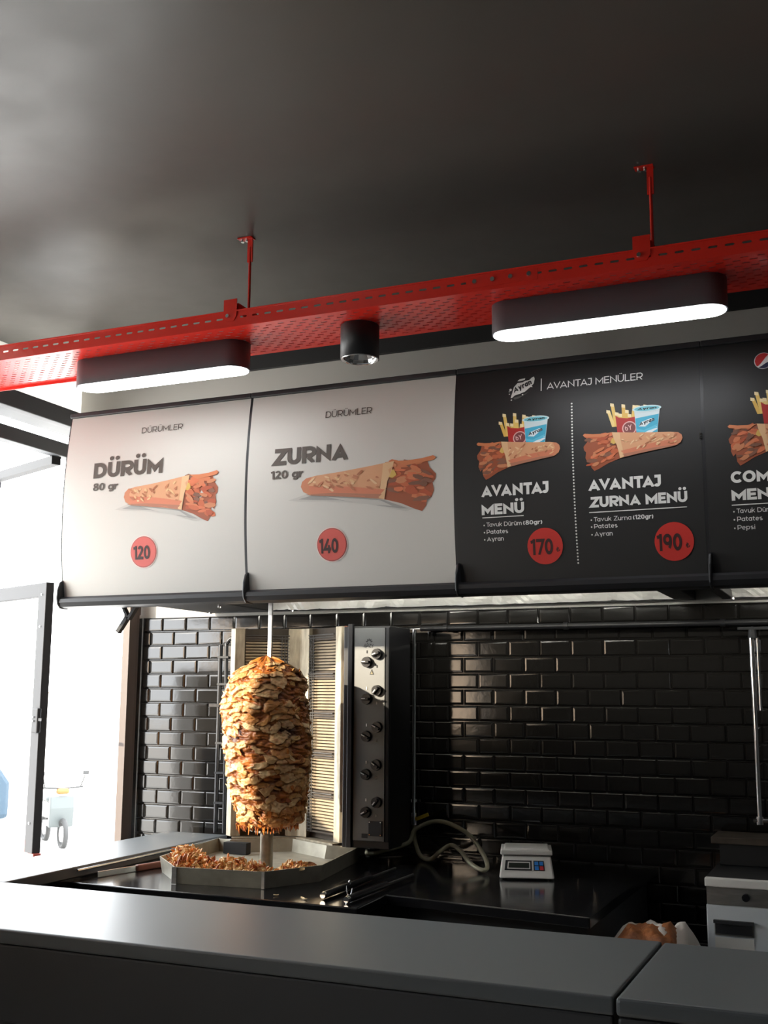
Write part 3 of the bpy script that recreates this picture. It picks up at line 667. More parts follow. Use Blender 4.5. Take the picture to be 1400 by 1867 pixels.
# ================================================================== EXTRACTOR HOODS
def hood(x0, x1, fx0f, fx0b, fx1, label, seed):
    t = thing('extractor_hood', label, 'extractor hood', ((x0 + x1) / 2, 4.5, 2.0), 'extractor hoods behind the menu boards')
    mb = MB().box(x0, x1, 4.065, 4.08, 2.03, 2.34).box(x0, x1, 4.08, 4.775, 2.33, 2.34).box(x0, x1, 4.765, 4.775, 2.03, 2.335)
    mb.box(x0, x0 + .01, 4.07, 4.77, 2.03, 2.335).box(x1 - .01, x1, 4.07, 4.77, 2.03, 2.335); mb.build('casing', M_black, t)
    z0, z1 = 2.0, 2.035
    MB().box(x0, x1, 4.065, 4.14, z0, z1).build('front_frame', M_black, t, .003)
    MB().box(fx0f + .02, min(fx1, .6) - .02, 4.081, 4.10, z1 + .03, z1 + .055).build('added_light_strip', M_foil_light, t)['label'] = 'light strip added out of view in the hood to brighten the foil'  # added emitter hidden behind the front frame, brightens the foil lining
    MB().box(x0, x1, 4.76, 4.792, z0, z1).build('back_frame', M_black, t, .003)
    MB().box(x0, min(fx0f, fx0b) + .02, 4.14, 4.76, z0 + .002, z1).build('side_frame', M_black, t, .003)
    MB().box(fx1, x1, 4.14, 4.76, z0 + .002, z1).build('side_frame', M_black, t, .003)
    nx, ny = 90, 24; r = np.random.default_rng(seed); vs = []
    amp = r.normal(0, 1, (ny + 1, nx + 1))
    for k in range(2): amp = (amp + np.roll(amp, 1, 0) + np.roll(amp, 1, 1) + np.roll(amp, -1, 0) + np.roll(amp, -1, 1)) / 3.2
    for j in range(ny + 1):
        for i in range(nx + 1):
            y = 4.755 - .20 * (1 - j / ny); zz = 2.004 + .32 * (1 - j / ny); xa = fx0f + (fx0b - fx0f) * j / ny
            vs.append((xa + (fx1 - xa) * i / nx, y - .004 * amp[j, i], zz - .002 * amp[j, i]))
    mb = MB(); w = nx + 1
    mb.add(vs, [(j * w + i, (j + 1) * w + i, (j + 1) * w + i + 1, j * w + i + 1) for j in range(ny) for i in range(nx)])
    fo = mb.build('foil_lining', M_foil, t, smooth=False); fo['label'] = 'crumpled aluminium foil lining'
    for (x, y) in ((x0 + .05, 4.72), (x0 + .50, 4.73), (x0 + .30, 4.4)):
        MB().cyl((x, y, 2.0), (x, y, 1.993), .009, 10).build('bolt', M_chrome, t)
    return t
hood(-3.03, -.66, -2.36, -2.68, -.745, 'black extractor hood lined with foil above the doner grill', 3)
hood(-.555, 1.2, -.53, -.53, 1.15, 'black extractor hood lined with foil at the right picture edge', 4)
br = thing('shutter_bracket', 'forked grey metal bracket hanging at the left corner of the hood', 'bracket', (-3.0, 4.12, 2.0))
MB().obox((-2.985, 4.1, 1.963), ((.045, 0, .063), (0, 1, 0), (.063, 0, -.045)), (.044, .012, .008)).build('arm', M_frame, br, .002)
MB().obox((-3.04, 4.1, 1.905), ((.042, 0, .058), (0, 1, 0), (.058, 0, -.042)), (.042, .012, .010)).build('arm', M_frame, br, .002)
MB().obox((-3.03, 4.1, 1.965), ((-.035, 0, .063), (0, 1, 0), (.063, 0, .035)), (.042, .012, .007)).build('arm', M_frame, br, .002)
MB().box(-3.12, -2.96, 4.09, 4.11, 1.994, 1.9995).build('mounting_strip', M_frame, br)

# ================================================================== COUNTERS
CT = .95
def counter_slab(name, lab, x0, x1, y0, y1):
    t = thing(name, lab, 'counter', ((x0 + x1) / 2, y0, 0))
    return t
t = counter_slab('service_counter', 'long charcoal service counter in front of the grill', -3.16, -.566, 2.58, 3.2)
MB().box(-3.16, -.566, 2.58, 3.2, CT - .04, CT).build('countertop', M_counter, t, .006, seg=3)
MB().box(-3.155, -.569, 2.583, 2.605, .705, CT - .041).build('apron', M_apron, t, .006)
MB().box(-3.14, -.58, 2.70, 3.18, 0, CT - .041).build('base_cabinet', M_apron, t)
t = counter_slab('service_counter', 'right end counter section beyond the joint, in front of the white cabinet', -.56, 1.4, 2.58, 3.2)
MB().box(-.561, 1.4, 2.575, 3.195, CT - .04, CT).build('countertop', M_counter, t, .010, seg=3)
MB().box(-.558, 1.4, 2.578, 2.60, .705, CT - .041).build('apron', M_apron, t, .008)
MB().box(-.55, 1.4, 2.70, 3.18, 0, CT - .041).build('base_cabinet', M_apron, t)
t = thing('counter_return', 'narrow counter return running back along the left of the worktop', 'counter', (-3.0, 4.1, 0))
MB().box(-3.16, -2.832, 3.203, 4.69, CT - .04, CT).build('countertop', M_counter, t, .004)
MB().box(-3.14, -2.834, 3.21, 4.68, 0, CT - .041).build('base_cabinet', M_black, t)
MB().box(-2.834, -2.830, 3.21, 4.68, .86, CT - .041).build('splash_strip', M_gloss, t)
t = thing('worktop', 'black glossy worktop carrying the grill and its tray', 'worktop', (-2.2, 4.4, 0))
MB().prism([(-2.829, 3.55), (-1.625, 3.535), (-1.64, 3.81), (-.88, 3.70), (-.88, 4.788), (-2.829, 4.788)], .865, .9).build('top', M_gloss, t, .004)
MB().prism([(-2.82, 3.60), (-1.66, 3.585), (-1.68, 3.86), (-.90, 3.75), (-.90, 4.785), (-2.82, 4.785)], 0, .864).build('base_cabinet', M_blackm, t)

# ================================================================== DONER GRILL
g = thing('doner_grill', 'gas doner grill with stacked burners and a steel knob panel', 'doner grill', (-2.3, 4.6, .9))
V = Vector((-2.44, 4.67, 0)); ca, sa = math.cos(R(29)), math.sin(R(29))
Z0, Z1 = .968, 1.905
wings = ((Vector((ca, -sa, 0)), Vector((-sa, -ca, 0))), (Vector((-ca, -sa, 0)), Vector((sa, -ca, 0))))
# casing behind the burner wings
pr = [V + wings[0][0] * .305 - wings[0][1] * .045, V - Vector((0, -1, 0)) * .05, V + wings[1][0] * .305 - wings[1][1] * .045]
MB().prism([(pr[2].x, pr[2].y), (pr[1].x, pr[1].y), (pr[0].x, pr[0].y), (pr[0].x + .03, 4.74), (pr[2].x - .03, 4.74)], .9, Z1 - .004).build('rear_casing', M_steel, g)
pw = []
for k, (u, n) in enumerate(wings):
    c = V + u * .155 - n * .035
    MB().obox((c.x, c.y, (Z0 + Z1) / 2), (u, n, Zv), (.155, .004, (Z1 - Z0) / 2)).build('burner_back_plate', M_soot, g)
    # outer post: front facet plus a splayed outer facet
    a = V + u * .268; b = V + u * .312; sx = 1 if k == 0 else -1
    c2 = b + Vector((ca * sx, sa, 0)) * .040; d = b - n * .05 + u * .01; e = a - n * .04
    pts = [(q.x, q.y) for q in (a, b, c2, d, e)]
    o = MB().prism(pts if k == 0 else pts[::-1], Z0, Z1).build('outer_post', M_post, g, .0015); recalc(o)
    for i in range(5):
        zb = Z0 + .028 + i * .176; h = .172
        c = V + u * .158 - n * .018
        bu = MB().obox((c.x, c.y, zb + h - .012), (u, n, Zv), (.108, .016, .012)).obox((c.x, c.y, zb + .003), (u, n, Zv), (.108, .016, .004)).obox((c.x - n.x * .013, c.y - n.y * .013, zb + .088), (u, n, Zv), (.108, .003, .088)).build('burner', M_soot, g)
        ORG[bu.name] = ORG[g.name]
        mb = MB(); c = V + u * .163 - n * .022
        for j in range(10):
            zz = zb + .016 + j * .0138
            mb.obox((c.x, c.y, zz), (u, n, Zv), (.101, .008, .0046))
        mb.build('radiant_slats', M_ceramic, bu, .0015)['label'] = 'cream ceramic radiant slats'
    # guard mesh near the centre post
    mb = MB()
    for s_ in (.068, .082, .096):
        p = V + u * s_ + n * .002; mb.cyl((p.x, p.y, Z0 + .03), (p.x, p.y, Z1 - .03), .0022, 6)
    for j in range(62):
        zz = Z0 + .04 + j * .0139
        p = V + u * .060 + n * .004; q = V + u * .106 + n * .004
        mb.cyl((p.x, p.y, zz), (q.x, q.y, zz), .0016, 5)
    for i in range(1, 6):
        zz = Z0 + .028 + i * .176 - .004
        p = V + u * .06 + n * .006; q = V + u * .262 + n * .006; mb.cyl((p.x, p.y, zz), (q.x, q.y, zz), .003, 6)
        mb.cyl((p.x, p.y, zz - .012), (q.x, q.y, zz - .012), .002, 6)
    mb.build('guard_mesh', M_wire, g)
    c = V + u * .155; MB().obox((c.x, c.y, Z0 - .016), (u, n, Zv), (.15, .03, .014)).build('bottom_skirt', M_post, g)
MB().prism([(V.x - .056, V.y - .036), (V.x - .004, V.y - .016), (V.x + .004, V.y - .016), (V.x + .052, V.y - .034), (V.x + .045, V.y + .03), (V.x - .045, V.y + .03)][:6], Z0, Z1).build('centre_post', M_post, g, .002)
# control box
CX0, CX1, CY = -2.048, -1.885, 4.40
MB().box(CX0 - .055, CX1, CY + .012, 4.64, .968, 1.895).build('control_box', M_black, g, .003)
MB().box(CX0 - .062, CX0 - .050, CY + .03, CY + .06, .97, 1.90).build('rust_edge', M_rust, g)
MB().box(CX0 - .028, CX0 - .006, CY - .006, CY + .012, .97, 1.905).build('edge_rail', M_black, g, .002)
MB().box(CX0, CX1 - .018, CY, CY + .012, 1.0, 1.887).build('knob_panel', M_panel, g, .002)['label'] = 'brushed steel knob panel'
MB().box(CX1 - .016, CX1, CY + .002, CY + .012, 1.0, 1.887).build('edge_rail', M_frame, g, .002)
for (x, z, a) in ((-1.938, 1.775, 20), (-1.985, 1.741, 0), (-1.937, 1.621, 50), (-1.985, 1.585, 0), (-1.936, 1.468, -25), (-1.985, 1.429, -25),
                  (-1.939, 1.312, -35), (-1.986, 1.272, -25), (-1.936, 1.159, 50), (-1.985, 1.117, 30)):
    kn = MB().cyl((x, CY + .001, z), (x, CY - .016, z), .0235, 28, .0215).build('knob', M_knob, g, .002); ORG[kn.name] = ORG[g.name]
    c_, s_ = math.cos(R(a)), math.sin(R(a))
    MB().obox((x, CY - .022, z), ((c_, 0, s_), (0, 1, 0), (-s_, 0, c_)), (.018, .008, .0055)).build('grip', M_knob, kn, .002)
    MB().obox((x - .006 * c_, CY - .0305, z - .006 * s_ + .002), ((c_, 0, s_), (0, 1, 0), (-s_, 0, c_)), (.0085, .0006, .0022)).build('pointer_mark', M_wink, kn)
def flat_front(x, z, lift): return (x, CY - .0006 - lift, z)
letter(g, 'ARZY', -2.003, -1.957, 1.806, .016, M_blackm, .16, .0005, 'panel_lettering', rot=-.10, surf=flat_front)
mb = MB()
for a in range(0, 180, 36):
    an = R(a + 18); x, z = -1.977 + .011 * math.cos(an), 1.825 + .011 * math.sin(an); c_, s_ = math.cos(an), math.sin(an)
    mb.add([flat_front(x + p * c_ - q * s_, z + p * s_ + q * c_, .0005) for p, q in ((-.006, 0), (0, .0035), (.007, 0), (0, -.0035))], [(0, 1, 2, 3)])
mb.build('leaf_emblem', M_blackm, g)
mb = MB(); mb.add([flat_front(x, z, .0005) for x, z in ((-1.974, 1.688), (-1.954, 1.688), (-1.964, 1.712))], [(0, 1, 2)]); wt = mb.build('warning_triangle', M_blackm, g); ORG[wt.name] = ORG[g.name]
mb = MB(); mb.add([flat_front(x, z, .0009) for x, z in ((-1.970, 1.690), (-1.958, 1.690), (-1.964, 1.704))], [(0, 1, 2)]); mb.build('triangle_centre', mat('dull_yellow', (.25, .22, .12), .5), wt)
for i in range(5):
    zz = 1.79 - i * .1545
    for x, dz in ((-1.987, .0), (-1.940, -.062)):
        MB().obox((x, CY - .001, zz - .005 + dz), ((1, 0, 0), (0, 1, 0), (0, 0, 1)), (.0022, .0008, .006)).build('index_mark', M_blackm if i == 0 else M_wink, g)
pl = MB().box(-1.972, -1.912, CY - .006, CY, 1.022, 1.083).build('ignition_plate', M_blackm, g); ORG[pl.name] = ORG[g.name]
for x in (-1.967, -1.917):
    for z in (1.027, 1.078): MB().cyl((x, CY - .006, z), (x, CY - .008, z), .0025, 8).build('screw', M_chrome, pl)
MB().box(-2.005, -1.978, CY - .002, CY, 1.012, 1.030).build('rating_plate', M_blackm, g)
MB().cyl((-1.995, 4.44, .965), (-1.995, 4.44, .93), .010, 12).build('gas_inlet', M_chrome, g)

# drip tray under the meat
dt = thing('drip_tray', 'many-sided steel drip tray under the doner meat', 'tray', (-2.35, 4.1, .9))
TP = [(-2.657, 3.887), (-2.445, 3.675), (-2.087, 3.716), (-1.968, 3.957), (-2.056, 4.500), (-2.20, 4.475), (-2.44, 4.61), (-2.68, 4.46), (-2.752, 4.48)]
cx_, cy_ = -2.35, 4.12
def inset(p, d):
    v = Vector((cx_ - p[0], cy_ - p[1])); v = v.normalized() * d; return (p[0] + v.x, p[1] + v.y)
mb = MB(); n = len(TP); TPi = [inset(p, .005) for p in TP]; TPb = [inset(p, .012) for p in TP]
zr = .962
vs = [(x, y, .9005) for x, y in TPb] + [(x, y, zr) for x, y in TP] + [(x, y, zr) for x, y in TPi] + [(*inset(p, .017), .908) for p in TP]
fs = []
for a in (0, n, 2 * n): fs += [(a + i, a + (i + 1) % n, a + n + (i + 1) % n, a + n + i) for i in range(n)]
fs += [tuple(range(n))[::-1], tuple(range(3 * n, 4 * n))]
mb.add(vs, fs); o = mb.build('tray_body', M_tray, dt)
MB().prism([(-2.455, 3.674), (-2.435, 3.674), (-2.435, 3.679), (-2.455, 3.679)], .902, .962).prism([(-2.093, 3.7135), (-2.081, 3.7135), (-2.081, 3.719), (-2.093, 3.719)], .902, .962).build('weld_seam', M_steel, dt)
MB().box(-2.675, -2.56, 4.40, 4.44, .91, .958).build('drain_box', M_blackm, dt)['label'] = 'black drain opening'
# stand pipe and skewer (one turning thing)
sk = thing('rotating_skewer', 'steel skewer with round plate and stand pipe through the meat', 'skewer', (-2.296, 4.11, .909))
MB().cyl((-2.296, 4.11, .909), (-2.296, 4.11, 1.05), .0265, 24).build('stand_pipe', M_pipe, sk)
MB().lathe([(.0001, 0), (.050, 0), (.052, .004), (.050, .010), (.02, .014), (.0001, .014)], (-2.296, 4.11, 1.05), 24).build('round_plate', M_pipe, sk)
MB().cyl((-2.35, 4.09, 1.056), (-2.36, 4.085, 1.062), .007, 8).build('set_screw', M_chrome, sk)
MB().obox((-2.300, 4.11, 1.53), ((1, 0, 0), (0, 1, 0), (0, 0, 1)), (.0095, .005, .465)).build('skewer_rod', M_steel, sk, .002)

# ------------------------------------------------------------------ the meat
PROF = [(1.762, -.018, .0), (1.757, -.018, .018), (1.741, -.012, .055), (1.730, -.010, .098), (1.708, -.010, .138), (1.685, -.012, .166), (1.663, -.012, .182), (1.630, -.014, .190),
        (1.591, -.016, .197), (1.563, -.016, .201), (1.530, -.018, .204), (1.498, -.012, .200), (1.454, -.009, .200), (1.399, -.006, .202), (1.345, -.003, .200),
        (1.291, -.002, .195), (1.259, -.001, .189), (1.211, .005, .179), (1.184, .008, .171), (1.157, .011, .164), (1.131, .012, .157), (1.099, .012, .148), (1.085, .008, .132), (1.074, .0, .095), (1.066, -.004, .03)]
NA, NZ = 460, 380
arc = [0]
for a, b in zip(PROF, PROF[1:]): arc.append(arc[-1] + math.hypot(a[0] - b[0], a[2] - b[2]))
tt = np.linspace(0, arc[-1], NZ)
pz = np.interp(tt, arc, [p[0] for p in PROF]); pc = np.interp(tt, arc, [p[1] for p in PROF]); prr = np.interp(tt, arc, [p[2] for p in PROF]) * .875
th = np.linspace(0, 2 * np.pi, NA, endpoint=False)
TH, ZZ = np.meshgrid(th, pz); RR = prr[:, None] * np.ones(NA); TT = tt[:, None] * np.ones(NA)
def vnoise(x, y, z, seed=0):
    xi, yi, zi = np.floor(x).astype(np.int64), np.floor(y).astype(np.int64), np.floor(z).astype(np.int64)
    fx, fy, fz = x - xi, y - yi, z - zi
    fx, fy, fz = (f * f * (3 - 2 * f) for f in (fx, fy, fz))
    def hsh(a, b, c):
        h = (a * 374761393 + b * 668265263 + c * 2147483647 + seed * 144665) & 0xffffffff
        h = ((h ^ (h >> 13)) * 1274126177) & 0xffffffff
        return ((h ^ (h >> 16)) & 0xffff) / 65535.0
    o = 0
    for i in (0, 1):
        for j in (0, 1):
            for k in (0, 1):
                o = o + hsh(xi + i, yi + j, zi + k) * np.where(i, fx, 1 - fx) * np.where(j, fy, 1 - fy) * np.where(k, fz, 1 - fz)
    return o
Xc, Yc = np.cos(TH) * .18, np.sin(TH) * .18
warp = (vnoise(Xc * 14, Yc * 14, ZZ * 14, 1) - .5)
warp2 = (vnoise(Xc * 32, Yc * 32, ZZ * 32, 2) - .5)
# slices: seeds scattered in loose drooping layers over the (angle, arc length) sheet
seeds = []
t_ = .055
while t_ < arc[-1] - .02:
    nn = max(6, int(2 * math.pi * np.interp(t_, arc, [p[2] for p in PROF]) / rng.uniform(.052, .092)))
    ph = rng.uniform(0, 6.28)
    for k in range(nn): seeds.append((ph + 2 * math.pi * (k + rng.uniform(-.36, .36)) / nn, t_ + rng.uniform(-.009, .009)))
    t_ += rng.uniform(.021, .031)
seeds = np.array(seeds); NSd = len(seeds); sizes = rng.uniform(.62, 1.45, NSd)
slant = rng.uniform(-.05, .05, NSd); F1 = np.full(TH.shape, 9e9); F2 = np.full(TH.shape, 9e9); ID = np.zeros(TH.shape, int)
tw = TT + warp * .040 + warp2 * .014; aw = TH + (vnoise(Xc * 18, Yc * 18, ZZ * 18, 5) - .5) * .22 + (vnoise(Xc * 45, Yc * 45, ZZ * 45, 25) - .5) * .10
for i, (sa_, st) in enumerate(seeds):
    rows = np.where(np.abs(tt - st) < .10)[0]
    if len(rows) == 0: continue
    r0, r1 = rows[0], rows[-1] + 1
    da = (aw[r0:r1] - sa_ + np.pi) % (2 * np.pi) - np.pi
    d = np.hypot(da * .17 / .034, (tw[r0:r1] - st + da * slant[i]) / .0145) / sizes[i]
    f1 = F1[r0:r1]; f2 = F2[r0:r1]; idd = ID[r0:r1]
    m1 = d < f1; m2 = (~m1) & (d < f2)
    f2[m1] = f1[m1]; f1[m1] = d[m1]; idd[m1] = i; f2[m2] = d[m2]
cellh = rng.uniform(-1, 1, NSd); u_ = rng.uniform(0, 1, NSd); rightness = np.cos(seeds[:, 0] + .9); t_rel = seeds[:, 1] / arc[-1]
n1 = vnoise(Xc * 60, Yc * 60, ZZ * 80, 6) - .5; n2 = vnoise(Xc * 130, Yc * 130, ZZ * 170, 7) - .5; nL = vnoise(Xc * 9, Yc * 9, ZZ * 9, 8) - .5
fib = vnoise(Xc * 34, Yc * 34, (ZZ + warp * .03) * 120, 9); fib2 = vnoise(Xc * 60, Yc * 60, (ZZ + warp2 * .02) * 230, 10)
present = u_ < (.66 + .12 * rightness + .16 * (t_rel - .4))
th_c = np.where(present, rng.uniform(.85, 1.7, NSd), -1.0)
F1n = F1 + n1 * .75 + n2 * .35
gap = np.clip((F2 - F1 + n2 * .10) / .13, 0, 1)
oval = np.clip((th_c[ID] - F1n) / .13, 0, 1) * np.clip(gap * 1.6, 0, 1); oval = oval * oval * (3 - 2 * oval)
dome = np.clip(1 - (F1 / 1.05) ** 2, 0, 1)
lip = np.clip((tw - seeds[ID, 1]) / .018, -1, 1)          # lower rim of each slice stands out, like shingles
capm = np.clip((.110 - TT) / .045, 0, 1); body = 1 - capm
disp = body * (oval * (.008 + .0015 * dome + lip * .0055) + cellh[ID] * .0035 * gap - .006 + (fib - .5) * .012 * (1 - oval * .75) + (fib2 - .5) * .007 * (1 - oval * .7)) + n1 * .005 + n2 * .0026 + nL * .022 * body
pleat = np.cos(TH * 7 + warp * 5) * .010 + np.abs(np.sin(TH * 3.5 + 1.0)) * .006
disp = disp + capm * np.clip(TT / .03, 0, 1) * (pleat * .9 + n1 * .006)
disp = disp * np.clip(TT / .012, .0, 1)
RR2 = np.maximum(RR + disp, .004)
Zd = ZZ + n1 * .003
# flesh colours: pale cut faces, orange spiced skin, browned and charred edges
pale = np.array((.74, .41, .13)); cream = np.array((.84, .60, .31)); orange = np.array((.56, .18, .026)); brown = np.array((.24, .062, .014)); char = np.array((.045, .017, .012))
k_ = rng.uniform(0, 1, NSd)[:, None]; q_ = rng.uniform(0, 1, NSd)[:, None]
cellc = np.where(q_ < .62, pale * (1 - k_) + cream * k_, pale * .55 + orange * .45)
ff = np.clip(fib * 1.1 + n1 * .8 + (fib2 - .5) * .7, 0, 1)[..., None]
bgc = brown * (1 - ff) + orange * ff
tint = np.clip(.5 + n1 * 1.7 + n2 * 1.2, 0, 1)[..., None]
streak = np.clip((fib2 - .62) * 4 + n1, 0, 1)[..., None]; slice_c = cellc[ID] * (1 - tint * .34) + orange * tint * .34; slice_c = slice_c * (1 - streak * .5) + (brown * .6 + orange * .5) * streak * .5
ov = oval[..., None]; col = bgc * (1 - ov) + slice_c * ov
chm = np.clip((vnoise(Xc * 10, Yc * 10, ZZ * 13, 15) - .68) / .10, 0, 1)
cpatch = np.exp(-(((TH - 5.75 + np.pi) % (2 * np.pi) - np.pi) / .30) ** 2 - ((ZZ - 1.46) / .055) ** 2) + .8 * np.exp(-(((TH - 4.2 + np.pi) % (2 * np.pi) - np.pi) / .35) ** 2 - ((ZZ - 1.415) / .03) ** 2)
chm = (np.clip(chm * .6 + np.clip(cpatch * 1.5 + n1 * 1.2 - .25, 0, 1), 0, 1) * body)[..., None] * (1 - ov * .55)
col = col * (1 - chm * .85) + char * chm * .85
pf_ = np.clip(-pleat * 40, 0, .6)[..., None]
capc = (orange * 1.15 + pale * .18 * np.cos(TH * 7 + warp * 5)[..., None]) * (1 - pf_) + brown * pf_
capc = capc * (.75 + .5 * ff)
col = col * body[..., None] + capc * capm[..., None]
foot = np.clip((1.11 - ZZ) / .03, 0, 1)[..., None]; col = col * (1 - foot * .6) + orange * .95 * foot * .6
col = np.clip(col, 0, 1)
vx = -2.296 + pc[:, None] + np.cos(TH) * RR2; vy = 4.11 + np.sin(TH) * RR2
verts = np.stack([vx, vy, Zd], -1).reshape(-1, 3)
i0 = (np.arange(NZ - 1)[:, None] * NA + np.arange(NA)[None]).ravel(); i1 = (np.arange(NZ - 1)[:, None] * NA + (np.arange(NA)[None] + 1) % NA).ravel()
faces = np.stack([i0, i0 + NA, i1 + NA, i1], -1)
me = bpy.data.meshes.new('doner_meat')
me.from_pydata((verts - np.array((-2.296, 4.11, 1.07))).tolist(), [], faces.tolist() + [list(range(NA))[::-1], list(range((NZ - 1) * NA, NZ * NA))])
me.update(); me.materials.append(M_meat)
ca_ = me.color_attributes.new('Col', 'FLOAT_COLOR', 'POINT'); ca_.data.foreach_set('color', np.concatenate([col.reshape(-1, 3), np.ones((NA * NZ, 1))], 1).ravel())
me.polygons.foreach_set('use_smooth', [True] * len(me.polygons))
meat = bpy.data.objects.new('doner_meat', me); C.objects.link(meat); meat.location = (-2.296, 4.11, 1.07)
tag(meat, 'tall cone of browned chicken doner meat on the skewer', 'meat')
# hanging fibres and ragged flaps at the foot and along the left edge
def chip(mb, c, L, w, th_, col, rnd, up=None):
    n = Vector((rnd.gauss(0, 1), rnd.gauss(0, 1), rnd.gauss(0, 1))).normalized() if up is None else up
    u = n.orthogonal().normalized(); u.rotate(Matrix.Rotation(rnd.uniform(0, 6.28), 3, n)); v = n.cross(u)
    pts = []; k = 7
    for q in range(k):
        a = 2 * math.pi * q / k; rr = rnd.uniform(.65, 1.1)
        x, y = math.cos(a) * L * rr, math.sin(a) * w * rr
        pts.append(c + u * x + v * y + n * (th_ * .5 + (x / L) ** 2 * L * .25))
    lo = [p - n * th_ for p in pts]
    mb.add(pts + lo, [tuple(range(k)), tuple(range(k, 2 * k))[::-1]] + [(q, k + q, k + (q + 1) % k, (q + 1) % k) for q in range(k)], col)
rnd = random.Random(4); mb = MB()
cols = [tuple(pale), tuple(orange), tuple(brown * 1.4), tuple(cream), tuple(orange * 1.2)]
for i in range(150):
    a = rnd.uniform(0, 2 * math.pi); k = rnd.randrange(60, NZ - 25); r = prr[k] + rnd.uniform(-.002, .006)
    chip(mb, Vector((-2.296 + pc[k] + math.cos(a) * r, 4.11 + math.sin(a) * r, pz[k])), rnd.uniform(.012, .028), rnd.uniform(.005, .010), .003, rnd.choice(cols), rnd,
         Vector((math.cos(a), math.sin(a), rnd.uniform(-.9, .2))).normalized())
for i in range(90):
    a = rnd.uniform(0, 2 * math.pi); r = rnd.uniform(.09, .135)
    x, y = -2.296 + math.cos(a) * r, 4.11 + math.sin(a) * r; z = 1.085; l = rnd.uniform(.01, .035)
    mb.cyl((x, y, z), (x + rnd.uniform(-.006, .006), y + rnd.uniform(-.006, .006), z - l), .004, 5, .0012, col=rnd.choice(cols[1:3] + cols[4:]))
mb.build('ragged_flaps', M_shred, meat, loc=(-2.296, 4.11, 1.07))['kind'] = 'stuff'
# shaved meat in the tray
mb = MB()
TPin = [inset(q_, .034) for q_ in TP]
def inside(x, y):
    c = False; n = len(TPin)
    for i in range(n):
        (x1, y1), (x2, y2) = TPin[i], TPin[i - 1]
        if (y1 > y) != (y2 > y) and x < (x2 - x1) * (y - y1) / (y2 - y1) + x1: c = not c
    return c
def pile(cx, cy, rx, ry, hgt, nn, rot=0):
    for _ in range(nn):
        a = rnd.uniform(0, 6.28); q = math.sqrt(rnd.random()); x, y = q * rx * math.cos(a), q * ry * math.sin(a)
        z = .912 + hgt * (1 - q * q) * rnd.uniform(.25, 1) + .004
        X, Y = cx + x * math.cos(rot) - y * math.sin(rot), cy + x * math.sin(rot) + y * math.cos(rot)
        if not inside(X, Y): continue
        chip(mb, Vector((X, Y, z)), rnd.uniform(.008, .024), rnd.uniform(.004, .009), .003, rnd.choice([tuple(pale * 1.1), tuple(orange * 1.3), tuple(cream * 1.1), tuple(pale), tuple(pale * .8), tuple(brown * 1.6)]), rnd)
pile(-2.53, 3.88, .16, .12, .095, 800, 2.3); pile(-2.42, 3.79, .16, .085, .085, 600, 0); pile(-2.25, 3.79, .16, .075, .080, 520, 0); pile(-2.16, 3.80, .09, .065, .070, 200)
pile(-2.11, 4.02, .09, .07, .045, 220); pile(-2.05, 3.92, .05, .05, .045, 60)
o = mb.build('shaved_meat', M_shred, None, loc=(-2.35, 3.85, .91)); tag(o, 'heap of shaved doner meat along the front of the steel tray', 'meat', kind='stuff')
mb = MB(); mb.lathe([(.0001, .042), (.016, .040), (.030, .030), (.036, .012), (.030, 0)], (-2.075, 4.06, .909), 22, col=(.42, .15, .045))
v2 = [(x + rnd.uniform(-.004, .004), y + rnd.uniform(-.004, .004), max(z + rnd.uniform(-.004, .005), .909)) for x, y, z in mb.v]; mb.v = v2
o = mb.build('meat_lump', M_shred, None, loc=(-2.075, 4.06, .909)); tag(o, 'reddish brown lump of meat right of the stand pipe in the tray', 'meat')
mb = MB(); chip(mb, Vector((-2.012, 3.868, .955)), .022, .006, .003, tuple(cream), rnd, Vector((.3, -.9, .2)).normalized())
o = mb.build('meat_shred', M_shred, None, loc=(-2.012, 3.868, .955)); tag(o, 'single pale shred hanging over the tray rim', 'meat')
for (x, y, lab, ll) in ((-1.86, 3.60, 'pale meat crumb on the black worktop nearest the two rods', .020), (-1.98, 3.62, 'curled meat crumb on the black worktop in front of the tray', .013)):
    mb = MB(); chip(mb, Vector((x, y, .903)), ll, .005, .003, tuple(cream), rnd, Vector((.1, 0, 1)).normalized())
    tag(mb.build('meat_crumb', M_shred, None, loc=(x, y, .9)), lab, 'meat', 'crumbs on the worktop')

